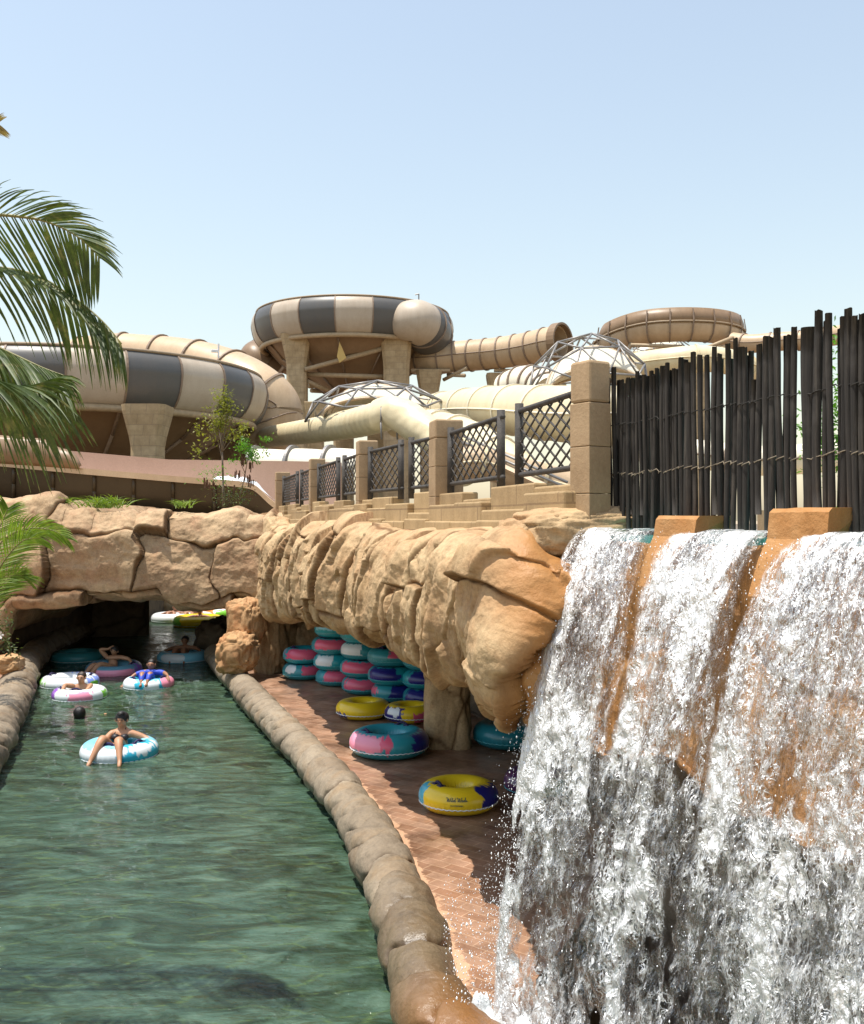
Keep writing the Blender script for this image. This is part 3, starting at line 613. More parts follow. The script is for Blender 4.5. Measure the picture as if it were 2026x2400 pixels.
d, e_ = rock_disp(V, S, Tt, 1.75, 1.15, 204, amp=.09, tilt=.13, crack=.07, bulge=.05, warp=.4, fine=.055, cw=.014, bw=.10)
C1, C2, c1, c2 = cells(S + .25 * fbm(V * .8, 3, 5) + .9, V[..., 2] * 1 + .2 * fbm(V * .7, 2, 8), 1.9, 5.0, 91, .4); ed = C2 - C1
topw = 1 - ss(v, .22, .5)[None]
db, e_, _hb = block_disp(V, S, Tt * 1.0 + .25, 2.1, 1.3, 12, step=.10, sub=.17, tilt=.24, rnd=.055, groove=.045, warp=.42, colfirst=False); e_ = e_ * .55
d = db + .10 * fbm(V * 1.4, 4, 63) - .05 * np.abs(fbm(V * np.array([2.2, 2.2, 3.4]), 4, 64)) + .018 * fbm(V * 7, 4, 67, .6) + topw * .05 * fbm(V * 3, 3, 65) + .04
d *= ((.25 + .75 * ss(v, .12, .26)) * ss(v, 0, .08) * (1 - .9 * ss(v, .9, 1)))[None]
Nn = surf_normals(V); sg = 1 if Nn[300, 120, 1] < 0 else -1
V = V + Nn * sg * d[..., None]
br = mk('rock_bridge', V.reshape(-1, 3), gfaces(n, m) if sg > 0 else gfaces(n, m)[:, ::-1], M['bridge'], attrs={'crack': np.clip(np.exp(-(e_ / .02) ** 2), 0, 1), 'stain': e_ * 0})
tag(br, 'low pinkish tan rock bridge spanning the far end of the river', 'rock bridge')
# tunnel walls
rock_panel('tunnel_wall', (-14.0, 26.4), (-7.75, 26.8), -.8, 2.3, 71, M['shaded_rock'], 'shade-darkened rock wall closing the left of the tunnel under the bridge', cs=1.4, ct=1)
rock_panel('tunnel_wall', (-5.2, 28.2), (-3.75, 20.6), -.8, 2.4, 72, M['shaded_rock'], 'shade-darkened rock wall along the right side of the tunnel', cs=1.4, ct=1, thick=.5)
blob('tunnel_boulder', (-5.1, 24.0, .1), (1.2, 2.4, 1.35), M['shaded_rock'], 17, None, 80, .2); tag(bpy.data.objects['tunnel_boulder'], 'rounded shade-darkened boulder at the right inside the tunnel', 'boulder')
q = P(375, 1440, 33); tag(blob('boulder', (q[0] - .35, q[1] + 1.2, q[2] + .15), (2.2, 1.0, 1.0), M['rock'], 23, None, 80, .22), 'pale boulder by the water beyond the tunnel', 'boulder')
rock_panel('far_bank', (-14, 37), (-2, 38.5), -.8, 2.0, 75, M['shaded_rock'], 'shade-darkened rock bank far beyond the tunnel', cs=1.4, ct=1)

# ------------------------------------------------------------------ waterfall
L0 = np.array([1.0, 6.2]); L1 = np.array([1.94, 4.4]); LD = (L1 - L0); LL = np.linalg.norm(LD); LD = LD / LL; LN = np.array([LD[1], -LD[0]])
if LN[0] > 0: LN = -LN
ZL = 3.10; VX = .92
def lip_a(px):      # distance along lip for a pixel column
    r = (px - HX) / F; return (r * L0[1] - L0[0]) / (LD[0] - r * LD[1])
A1, A2, B1, B2 = lip_a(1545), lip_a(1640), lip_a(1812), lip_a(1952)
AEND = 3.6
def fall_sheet(name, off, seed, dmul, segs):
    VV = []; FF = []; UV = []; DE = []; HO = []; base = 0
    for (a0, a1, tl, tr, el, er) in segs:
        na = max(40, int((a1 - a0) / .0065)); nt_ = 430
        a = np.linspace(a0, a1, na); t = np.linspace(0, 1, nt_); A, Tm = np.meshgrid(a, t, indexing='ij')
        tau = -0.10 + Tm * .90                         # seconds; negative = still on the sill
        tp_ = np.maximum(tau, 0)
        fr = (A - a0) / (a1 - a0); sl = .46 * tp_ * np.sqrt(1 + (10.6 * tp_) ** 2) + .043 * np.arcsinh(10.6 * tp_)
        ex = 1 - np.exp(-tp_ / .12); A2_ = A + (1 - fr) ** 2 * (tl * tp_ - el * ex) - fr ** 2 * (tr * tp_ - er * ex)
        p3 = np.stack([A2_ * 8, sl * 3.4, A * 0 + seed], -1)
        wob = fbm(p3, 4, seed); wob2 = fbm(np.stack([A2_ * 26, sl * 15, A * 0], -1), 3, seed + 3); wob3 = 1 - 2 * np.abs(fbm(np.stack([A2_ * 9, sl * 6, A * 0 + 4], -1), 3, seed + 4))
        n_off = off + (.034 * wob + .014 * wob2 + .022 * wob3) * (.30 + 1.7 * tp_) * (1 if a0 > .05 else (.35 + .65 * ss(fr * (a1 - a0), .02, .22))) 
        A3 = A2_ + .03 * tp_ * fbm(np.stack([A2_ * 6, tp_ * 7, A * 0 + 8], -1), 3, seed + 7) * 2
        o_ = VX * tau * np.where(tau < 0, 1.2, 1) + n_off * .9
        z_ = ZL + .03 - 4.9 * tp_ ** 2 + (.012 * wob2 + .02 * wob) * (tau < .2) - n_off * .0
        P3 = np.stack([L0[0] + LD[0] * A3 + LN[0] * o_, L0[1] + LD[1] * A3 + LN[1] * o_, z_], -1)
        en = np.minimum(fr * (a1 - a0), (1 - fr) * (a1 - a0) if a1 < AEND - .1 else 9)
        rag = fbm(np.stack([A2_ * 5, tp_ * 9, A * 0 + 2], -1), 3, seed + 12)
        if a0 < .01: edge = ss(fr * (a1 - a0) + .02 * rag, .0, .035)
        else: edge = 1
        ed_ = ss(en + .06 * rag * (0.3 + tp_ * 1.6), .0, .05)
        streak = fbm(np.stack([A2_ * 12, sl * 1.6, A * 0 + 5], -1), 4, seed + 15); big = fbm(np.stack([A2_ * 4.5, sl * 2.6, A * 0 + 5], -1), 4, seed + 16)
        dens = dmul * (.45 + .80 * streak + (.60 + .75 * ss(tp_, .4, .6)) * big - .20 * ss(tp_, .34, .56) + .30 * np.exp(-((tp_ - .50) / .055) ** 2) + .35 * ss(.12 - tau, .0, .12) + .18 * ss(tp_, .04, .14) * (1 - ss(tp_, .22, .4)))
        if a0 < .01:
            le = np.clip(1 - fr * (a1 - a0) / .34, 0, 1); dens = dens + 1.5 * le * ss(tp_, .24, .46) + .15 * le; 
        dens = dens * (1 - .5 * (tau < 0)) + .35 * ss(tp_, .68, .78)
        hole = 1 - np.minimum(ed_, 1) + 1.0 * ss(-(big * .7 + wob * .5 + .35 * streak) , .21, .30) * ss(tp_, .30, .52)
        Q = P3.reshape(-1, 3); f = gfaces(na, nt_) + base; base += len(Q)
        VV.append(Q); FF.append(f); UV.append(np.stack([A2_.ravel() , sl.ravel()], -1)); DE.append(dens.ravel()); HO.append(np.clip(hole, 0, 1).ravel())
    return VV, FF, UV, DE, HO
segs = [(0.0, A1 + .01, .0, -.15, 0, 0), (A2 - .02, B1 + .0, -.05, .10, .13, .0), (B2 - .02, AEND, -.3, 0, .15, 0)]
r1 = fall_sheet('a', .05, 3, 1.0, segs)
segs2 = [(0.03, A1 + .01, .0, -.25, 0, 0), (A2 - .02, B1 + .0, -.15, .0, .13, 0), (B2 - .02, AEND, -.4, 0, .15, 0)]
r2 = fall_sheet('b', -.02, 23, .62, segs2); nb = sum(len(x) for x in r1[0])
VV = np.vstack(r1[0] + r2[0]); FF = np.vstack(r1[1] + [f + nb for f in r2[1]]); UV = np.vstack(r1[2] + [u + 3.3 for u in r2[2]]); DE = np.concatenate(r1[3] + r2[3]); HO = np.concatenate(r1[4] + r2[4])
wf = mk('waterfall', VV, FF, M['fall'], uv=UV, attrs={'dens': np.clip(DE, 0, 1), 'hole': HO}); tag(wf, kind='structure')
# orange wall behind the water, curved like the flow
na, nz = 420, 160; a = np.linspace(-.42, AEND, na); v = np.linspace(0, 1, nz); A, W = np.meshgrid(a, v, indexing='ij')
zbot = 1.98 - .10 * A / 2 + .10 * fbm(np.stack([A * 2.2, A * 0, A * 0], -1), 3, 4) + .07 * fbm(np.stack([A * 9, A * 0, A * 0], -1), 3, 14)
kz_ = np.interp(v, [0, .1, .82, .88, .93, 1], [0, 0, 1, 1.03, 1.03, 1.0])[None]; zz = (ZL - .04) + (zbot - ZL + .04) * kz_
dz = np.clip(ZL - zz, 0, 9); o_ = VX * np.sqrt(2 * dz / 9.8) * .74 - .06; o_ = np.where(v[None] < .1, -.35 + (o_ + .35) * v[None] / .1, o_); o_ = np.where(v[None] > .9, o_ - (v[None] - .9) * 6, o_)
V = np.stack([L0[0] + LD[0] * A + LN[0] * o_, L0[1] + LD[1] * A + LN[1] * o_, zz], -1)
d, e_ = rock_disp(V, A, W * 1.2, .8, .6, 301, amp=.03, tilt=.03, crack=.02, bulge=.02, fine=.02); Nn = surf_normals(V); sg = 1 if Nn[200, 60, 0] < 0 else -1
V = V + Nn * sg * (d * ss(v, .05, .2)[None])[..., None]
ow_ = mk('waterfall_wall', V.reshape(-1, 3), gfaces(na, nz) if sg > 0 else gfaces(na, nz)[:, ::-1], M['rock'], attrs={'crack': .4 * np.exp(-(e_ / .05) ** 2), 'stain': .95 + 0 * e_})
tag(ow_, 'orange stained wall behind the falling water, below the spillway', 'rock wall')
# divider blocks on the lip
for k_, (a0, a1, zt_, lb) in enumerate(((A1, A2, 3.215, 'smaller orange divider block on the waterfall lip, left one'), (B1, B2, 3.25, 'larger orange divider block on the waterfall lip, right one'))):
    nn = 40; prof = [(-.25, -.25, 0), (-.25, zt_ - ZL, 0), (.0, zt_ - ZL, 0), (.025, zt_ - ZL - .02, 0), (.04, 0, 0), (.10, -.10, 0), (.17, -.28, 0), (.16, -.5, 0), (-.1, -.5, 0)]
    Vb = []; aa = np.linspace(a0, a1, nn)
    for j, x in enumerate(aa):
        fr_ = j / (nn - 1); sh_ = 0.0
        for i_, (oo, z_, _) in enumerate(prof):
            jt = .006 * fbm(np.array([x * 9, i_ * 3.1, k_]), 2, 5); taper = 1 - .55 * max(0, -z_) * 1.6
            xx = a0 + (x - a0) * max(.25, taper)
            Vb.append((L0[0] + LD[0] * xx + LN[0] * (oo + jt), L0[1] + LD[1] * xx + LN[1] * (oo + jt), ZL + z_ + jt * .6))
    K = len(prof); Fb = [tuple(f) for f in gfaces(nn, K, cv=True)] + [tuple(range(K)), tuple(range(nn * K - 1, (nn - 1) * K - 1, -1))]
    o = mk('divider_block', Vb, Fb, M['rock'], None, False, attrs={'crack': np.zeros(len(Vb)), 'stain': np.full(len(Vb), .95)})
    tag(o, lb, 'divider block', 'divider blocks on the waterfall lip')
# sill, upper pool
lipP = lambda a, o: (L0[0] + LD[0] * a + LN[0] * o, L0[1] + LD[1] * a + LN[1] * o)
def poly(name, pts, z0, z1, mat):
    b = MB(); k = len(pts); b.add([(x, y, z0) for x, y in pts] + [(x, y, z1) for x, y in pts], [tuple(range(k - 1, -1, -1)), tuple(range(k, 2 * k))] + [(i, (i + 1) % k, k + (i + 1) % k, k + i) for i in range(k)])
    return b.build(name, mat)
M['poolwater'] = simple('turquoise pool water', (.10, .42, .38), .08, .2, 5, .6, 14, IOR=1.33)
tag(poly('pool_floor', [lipP(-.1, -.03), lipP(AEND, -.03), lipP(AEND, -6.5), lipP(-.1, -6.5)], 2.72, 2.95, M['walk']), kind='structure')
pw = poly('pool_water', [lipP(-.02, -.02), lipP(AEND, -.02), lipP(AEND, -1.7), lipP(-.02, -1.7)], 2.96, 3.10, M['poolwater']); tag(pw, kind='structure')
pc = poly('pool_coping', [lipP(-.3, -1.75), lipP(AEND, -1.75), lipP(AEND, -2.1), lipP(-.3, -2.1)], 2.96, 3.26, M['stone']); tag(pc, 'pale stone coping behind the pole fence along the upper pool', 'coping')
# spray: drops and splashes (uncountable)
rs = np.random.RandomState(4); octv = np.array([(1, 0, 0), (-1, 0, 0), (0, 1, 0), (0, -1, 0), (0, 0, 1), (0, 0, -1)], float); octf = np.array([(0, 2, 4), (2, 1, 4), (1, 3, 4), (3, 0, 4), (2, 0, 5), (1, 2, 5), (3, 1, 5), (0, 3, 5)])
pts = []; rad = []
for i in range(5200):
    k_ = rs.rand()
    if k_ < .50:     # left edge spray
        t = .25 + .57 * rs.rand() ** .7; dd = rs.exponential(.075) * (.3 + 1.5 * max(0, t - .2)); a_ = -dd + .04; o = VX * t + rs.normal(0, .05); r = .0016 + .0035 * rs.rand() ** 3
    else:
        t = .05 + .78 * rs.rand(); a_ = rs.rand() * 2.2; o = VX * t + .05 + abs(rs.normal(0, .035)) * (.3 + t * 2); r = .0016 + .0036 * rs.rand() ** 3
    pts.append((L0[0] + LD[0] * a_ + LN[0] * o, L0[1] + LD[1] * a_ + LN[1] * o, ZL - 4.9 * t * t + rs.normal(0, .03))); rad.append(r)
for i in range(700):   # flung drops over the deck
    q = G(1040 + 150 * rs.rand(), 2050 + 300 * rs.rand(), .3 + 1.3 * rs.rand() ** 2); pts.append(q); rad.append(.0016 + .003 * rs.rand() ** 3)
pts = np.array(pts); rad = np.array(rad); st = 1 + 1.6 * rs.rand(len(pts))
Vs = pts[:, None, :] + octv[None] * rad[:, None, None] * np.stack([np.ones(len(pts)), np.ones(len(pts)), st], -1)[:, None, :]
Fs = (octf[None] + (np.arange(len(pts)) * 6)[:, None, None]).reshape(-1, 3)
tag(mk('spray', Vs.reshape(-1, 3), Fs, M['drop']), 'fine white spray thrown off the waterfall', 'spray', kind='stuff')
# white churn where the fall lands, and the low basin
nn = 200; u = np.linspace(0, 1, nn); U, W = np.meshgrid(u, u, indexing='ij'); aa = -.25 + U * 3.6; oo = .45 + W * 1.1
V = np.stack([L0[0] + LD[0] * aa + LN[0] * oo, L0[1] + LD[1] * aa + LN[1] * oo, aa * 0], -1); hgt = np.exp(-((oo - .78) / .28) ** 2) * ss(U, 0, .08)
V[..., 2] = -.12 + .42 * hgt * (1 + .6 * fbm(V * 7, 4, 8)) + .12 * fbm(V * 16, 3, 9) * hgt
fo = mk('churning_water', V.reshape(-1, 3), gfaces(nn, nn), simple('white churning foam', (.78, .82, .83), .35, .1, 20, .9, 60)); tag(fo, kind='structure')

# ------------------------------------------------------------------ parapet, pillars, lattice fences, pole fence
PIL = [(1.02, 6.32, .185, 'tall sandstone pillar between the lattice fence and the dark pole fence'), (.14, 9.9, .29, 'second sandstone pillar from the waterfall'), (-.83, 12.5, .25, 'middle sandstone pillar of the walkway railing'), (-1.91, 16.3, .25, 'fourth sandstone pillar from the waterfall'), (-3.2, 21.0, .30, 'farthest sandstone pillar above the end of the rock bridge')]
rng = random.Random(3)
pm = MB()
for i in range(4):
    (x0, y0), (x1, y1) = PIL[i][:2], PIL[i + 1][:2]; L = math.hypot(x1 - x0, y1 - y0); an = math.atan2(y1 - y0, x1 - x0); nb_ = max(4, int(L / (.95 if i else .8)))
    nx, ny = -math.sin(an), math.cos(an)
    if nx > 0: nx, ny = -nx, -ny
    edges = sorted([0, 1] + [(j + rng.uniform(-.25, .25)) / nb_ for j in range(1, nb_)])
    for layer, (off, zb_, zlist) in enumerate(((.02, 2.9, (3.42, 3.47, 3.36, 3.45)), (.10, 2.7, (3.32, 3.38, 3.27, 3.35)), (.14, 2.6, (3.17, 3.19, 3.18, 3.20)))):
        for j in range(nb_):
            a, b_ = edges[j], edges[j + 1]; mid = (a + b_) / 2; w_ = (b_ - a) * L - .006; z1 = zlist[(j + layer + i) % 4] + rng.uniform(-.015, .015)
            pm.box((x0 + (x1 - x0) * mid + nx * (off + rng.uniform(-.006, .006)), y0 + (y1 - y0) * mid + ny * off, (zb_ + z1) / 2), (w_, .16, z1 - zb_), an, jit=.003)
tag(pm.build('parapet_wall', M['parapet'], bevel=.014), 'stepped sandstone parapet of staggered blocks below the railing', 'parapet')
an0 = math.atan2(6.2 - 9.9, 1.0 - .14)
for i, (x, y, s_, lb) in enumerate(PIL):
    e = empty('stone_pillar', (x, y, 3.0)); tag(e, lb, 'pillar', 'sandstone pillars of the walkway railing'); e.rotation_euler = (0, 0, an0 + .35 if i == 0 else an0)
    zs = [0, .30, .55, .80, 1.03] if i == 0 else [0, .42, .72, 1.0, 1.19]
    if i == 0: zs = [0, .36, .66, .94, 1.21]
    for j in range(4):
        b = MB(); h = zs[j + 1] - zs[j] - .003; b.box((0, 0, zs[j] + h / 2), (s_, s_, h), 0, 0, (.93, .93) if False else None); b.build('block', M['stone'], e, bevel=.005 if j < 3 else .018)
def lattice_panel(p0, p1, lb, lean=False):
    e = empty('lattice_fence_panel', (p0[0], p0[1], 3.4)); tag(e, lb, 'fence panel', 'dark lattice fence panels between the pillars')
    d = Vector((p1[0] - p0[0], p1[1] - p0[1], 0)); L = d.length; u = d / L; zlo, zhi = .14, .64
    Q = lambda s, z: tuple(u * s + Vector((0, 0, z)))
    for s_, top in ((0.03, .70), (L - .03, .70)):
        b = MB(); b.rod(Q(s_, 0.02), Q(s_, top), .036, 12, .034); b.build('post', M['wood_dark'], e, True)
    for z in (zlo, zhi): b = MB(); b.rod(Q(-.03, z), Q(L + .03, z + (.0)), .021, 10); b.build('rail', M['wood_dark'], e, True)
    b = MB(); H = zhi - zlo; du = .21; dv = .105; sl = dv / du; k = -int(H / dv) - 1
    s0 = k * du
    while s0 < L:
        for sg_ in (1, -1):
            # line z = zlo + sg*(s - s0)*sl, clipped to the panel
            if sg_ > 0: a, b2 = s0, s0 + H / sl; za, zb2 = zlo, zhi
            else: a, b2 = s0, s0 + H / sl; za, zb2 = zhi, zlo
            f = lambda s: za + (zb2 - za) * (s - a) / (b2 - a)
            c0, c1 = max(a, .04), min(b2, L - .04)
            if c1 - c0 > .01: b.rod(Q(c0, f(c0)), Q(c1, f(c1)), .0085, 5)
        s0 += du
    b.build('lattice', M['wood_dark'], e, True)
nm = ['nearest', 'second', 'third', 'farthest']
for i in range(4):
    a, b = np.array(PIL[i + 1][:2]), np.array(PIL[i][:2]); d = b - a
    lattice_panel(a + d * .045, a + d * .50, 'dark lattice fence panel right beside the %s' % ['second sandstone pillar from the waterfall', 'middle pillar of the railing', 'fourth pillar from the waterfall', 'farthest pillar by the bridge'][i])
    lattice_panel(a + d * .61, a + d * .965, 'dark lattice fence panel whose right end meets the %s' % ['tall pillar next to the pole fence', 'second pillar from the waterfall', 'middle pillar of the railing', 'fourth pillar from the waterfall'][i])
# pole fence
fe = empty('pole_fence', (1.16, 6.4, 3.05)); tag(fe, 'tall fence of dark weathered poles lashed with rope above the waterfall', 'fence')
FO = np.array([1.16, 6.42]); FD = np.array([2.04, 4.5]) - FO; FLn = np.linalg.norm(FD); FD /= FLn
poles = [(625, 432, 20), (650, 384, 20), (681, 437, 18), (697, 455, 15), (714, 430, 19), (736, 440, 16), (754, 400, 16), (771, 435, 15), (791, 420, 18), (813, 400, 17), (829, 418, 16), (852, 378, 19), (878, 388, 17), (897, 362, 18), (914, 388, 15), (926, 388, 14), (948, 338, 20), (981, 365, 38), (1011, 315, 21), (1041, 328, 21), (1072, 335, 22), (1101, 290, 21), (1124, 320, 20), (1151, 278, 23), (1183, 253, 20), (1211, 290, 27), (1238, 292, 22), (1270, 440, 20), (1293, 278, 26), (1326, 245, 28), (1358, 250, 28), (1394, 205, 27), (1422, 240, 24), (1450, 202, 24), (1500, 208, 68), (1551, 130, 34), (1590, 175, 24), (1622, 140, 27), (1668, 160, 30), (1704, 118, 30), (1732, 150, 26), (1757, 140, 28), (1790, 100, 30), (1822, 130, 26), (1850, 90, 32), (1885, 120, 28), (1925, 70, 34)]
pr = random.Random(11); fpts = []
for zx_ in (640, 668, 705, 726, 745, 781, 800, 840, 866, 890, 936, 995, 1026, 1058, 1088, 1112, 1138, 1196, 1224, 1310, 1342, 1376, 1606, 1644, 1690, 1718, 1810, 1868, 1905, 662, 690, 762, 822, 905, 958, 1470, 1570, 1745, 1775, 1838): poles.append((zx_, 445 - (zx_ - 625) * .24 + pr.uniform(-25, 25), 17 + zx_ * .004))
for j, (zx, zy, wd_) in enumerate(poles):
    px = 1100 + zx * .525; r = (px - HX) / F; ft = (r * FO[1] - FO[0]) / (FD[0] - r * FD[1]); off = (pr.uniform(-.012, .012) if wd_ < 60 else -.05) - (.07 if j >= 47 else 0)
    x, y = FO + FD * ft + LN * off; py = 660 + zy * .525; zt_ = CH + (HY - py) / F * y; rr = wd_ * .525 / F * y / 2 * .98
    zb_ = 3.02 if zy != 205 and (j % 7) else 3.22
    if wd_ < 60 and j < 47: fpts.append((x, y, rr))
    rr *= 1.18
    b = MB(); tilt = Vector((pr.uniform(-.012, .012), pr.uniform(-.012, .012), 0)); p0 = Vector((x, y, zb_)) - Vector(fe.location); p1 = Vector((x, y, zt_)) - Vector(fe.location) + tilt
    K = 9; prev = None; n_ = 12
    VVp = []; ph = pr.random() * 9
    for k in range(K):
        f = k / (K - 1); c = p0.lerp(p1, f) + Vector((.005 * math.sin(f * 5 + ph), .005 * math.cos(f * 4 + ph), 0)); r_k = rr * (1 + .07 * math.sin(f * 7 + ph) + pr.uniform(-.03, .03)) * (1.03 - .08 * f)
        for a in range(n_): t = 2 * math.pi * a / n_; VVp.append(c + Vector((math.cos(t) * r_k, math.sin(t) * r_k, pr.uniform(-.004, .004) if k == K - 1 else 0)))
    Fp = [tuple(f) for f in gfaces(K, n_, cv=True)] + [tuple(range(K * n_ - n_, K * n_)), tuple(range(n_ - 1, -1, -1))]
    mk('pole', [tuple(x_) for x_ in VVp], Fp, M['pole'], fe, False if False else True)
for zr, mt, rr_ in ((3.48, 'rope', .003), (3.80, 'rope_dark', .0035)):
    b = MB()
    for j in range(len(fpts)):
        x, y, r = fpts[j]; cx_, cy_ = x - fe.location.x, y - fe.location.y; zz_ = zr + (.03 if mt == 'rope' else .02) * math.sin(j * .9) * .3 - 3.05 + .04 * j / len(fpts) 
        a0 = pr.uniform(-.02, .02); k = 10; pp = []
        for q_ in range(k + 1):
            t = math.pi * (1.0 + 1.05 * (q_ / k)) - .4; pp.append((cx_ + math.cos(t) * (r + .005), cy_ + math.sin(t) * (r + .005), zz_ + (q_ / k - .5) * .022))
        for a, c in zip(pp[:-1], pp[1:]): b.rod(a, c, rr_, 5, caps=False)
        if j + 1 < len(fpts):
            nx_ = fpts[j + 1]; b.rod(pp[-1], (nx_[0] - fe.location.x + math.cos(math.pi - .4) * nx_[2], nx_[1] - fe.location.y + math.sin(math.pi - .4) * nx_[2], zz_ - .01), rr_ * .8, 5, caps=False)
    b.build('rope', M[mt], fe, True)
# ------------------------------------------------------------------ slides
def pin(e):
    for c in e.children: c.matrix_parent_inverse = Matrix.Translation(-Vector(e.location))
def torus_ring(c, T_, r, w, t, n=28, arc=(0, 2 * math.pi)):
    """flat flange ring of outer radius r, width w along T_, thickness t"""
    T_ = Vector(T_).normalized(); up = Vector((0, 0, 1)); S_ = T_.cross(up)
    if S_.length < 1e-3: S_ = Vector((1, 0, 0))
    S_.normalize(); U_ = S_.cross(T_); V = []
    for k in range(n):
        a = arc[0] + (arc[1] - arc[0]) * k / (n if arc[1] - arc[0] > 6.2 else n - 1)
        d_ = S_ * math.cos(a) + U_ * math.sin(a)
        for rr, ww in ((r - t, -w / 2), (r, -w / 2), (r, w / 2), (r - t, w / 2)): V.append(Vector(c) + d_ * rr + T_ * ww)
    full = arc[1] - arc[0] > 6.2
    F_ = [tuple(f) for f in gfaces(n, 4, cu=full, cv=True)]
    return V, F_
def slide_tube(name, ctl, r, mat, label, rib=1.5, ribmat='rib', seam=True, open_end=False, nper=14, group=None, bulge=0.0, ribt=.07, rough_rib=None, cat='water slide', wrinkle=0.0):
    pts = [P(*c[:3]) if len(c) == 3 else c[1:] for c in ctl]; path = catmull(pts, 60 + 30 * len(pts)); N_ = len(path)
    rad = np.interp(np.linspace(0, 1, N_), np.linspace(0, 1, len(r)), r) if isinstance(r, (list, tuple)) else np.full(N_, r)
    s_ = np.concatenate([[0], np.cumsum(np.linalg.norm(np.diff(path, axis=0), axis=1))])
    if bulge:
        f = (s_ / bulge) % 1.0; rad = rad * (1 + .05 * np.sin(np.pi * f) )
    V, (S_, U_, T_) = sweep(path, rad, 36)
    if wrinkle: V = V + (V - path[:, None, :]) * (wrinkle * fbm(V * np.array([1.4, 1.4, 3.0]), 3, 5))[..., None]
    e = empty(name, tuple(path[0])); tag(e, label, cat, group)
    Fc = [tuple(f) for f in gfaces(N_, 36, cv=True)]
    if not open_end: Fc.append(tuple(range(N_ * 36 - 36, N_ * 36)))
    Fc.append(tuple(range(35, -1, -1)))
    o = mk('tube_shell', V.reshape(-1, 3), Fc, M[mat], e)
    if open_end:
        md = o.modifiers.new('wall', 'SOLIDIFY'); md.thickness = .07; md.offset = -1
    if rib:
        L = s_[-1]; k = 0; x = rib * .5
        while x < L:
            i = int(np.searchsorted(s_, x)); i = min(i, N_ - 1); v_, f_ = torus_ring(path[i], T_[i], rad[i] + ribt, .09, ribt + .03, 30); mk('rib', v_, f_, M[ribmat], e, False); x += rib
    if seam:
        for sg_ in (1, -1):
            c0 = path + S_ * (rad[:, None] + .02) * sg_; v_, _ = sweep(c0[::2], .035, 5); mk('seam', v_.reshape(-1, 3), gfaces(len(c0[::2]), 5, cv=True), M[ribmat], e)
    pin(e); return e
def column(parent, c, ztop, wt, wn, zfl, zb_=2.2, name='support_column', d_=1.0):
    """flared block column; width wt at top narrowing to wn at zfl"""
    lv = [(zb_, wn), (zfl, wn), (zfl + (ztop - zfl) * .25, wn + (wt - wn) * .18), (zfl + (ztop - zfl) * .85, wt * .97), (ztop, wt)]; V = []
    ch = .12
    for z, w_ in lv:
        h = w_ / 2; k = h * ch * 2
        for x, y in ((-h + k, -h * d_), (h - k, -h * d_), (h, -h * d_ + k), (h, h * d_ - k), (h - k, h * d_), (-h + k, h * d_), (-h, h * d_ - k), (-h, -h * d_ + k)): V.append((c[0] + x, c[1] + y, z))
    Fc = [tuple(f) for f in gfaces(len(lv), 8, cv=True)] + [tuple(range(7, -1, -1)), tuple(range(len(lv) * 8 - 8, len(lv) * 8))]
    return mk(name, V, Fc, M['blockcol'], parent, False)
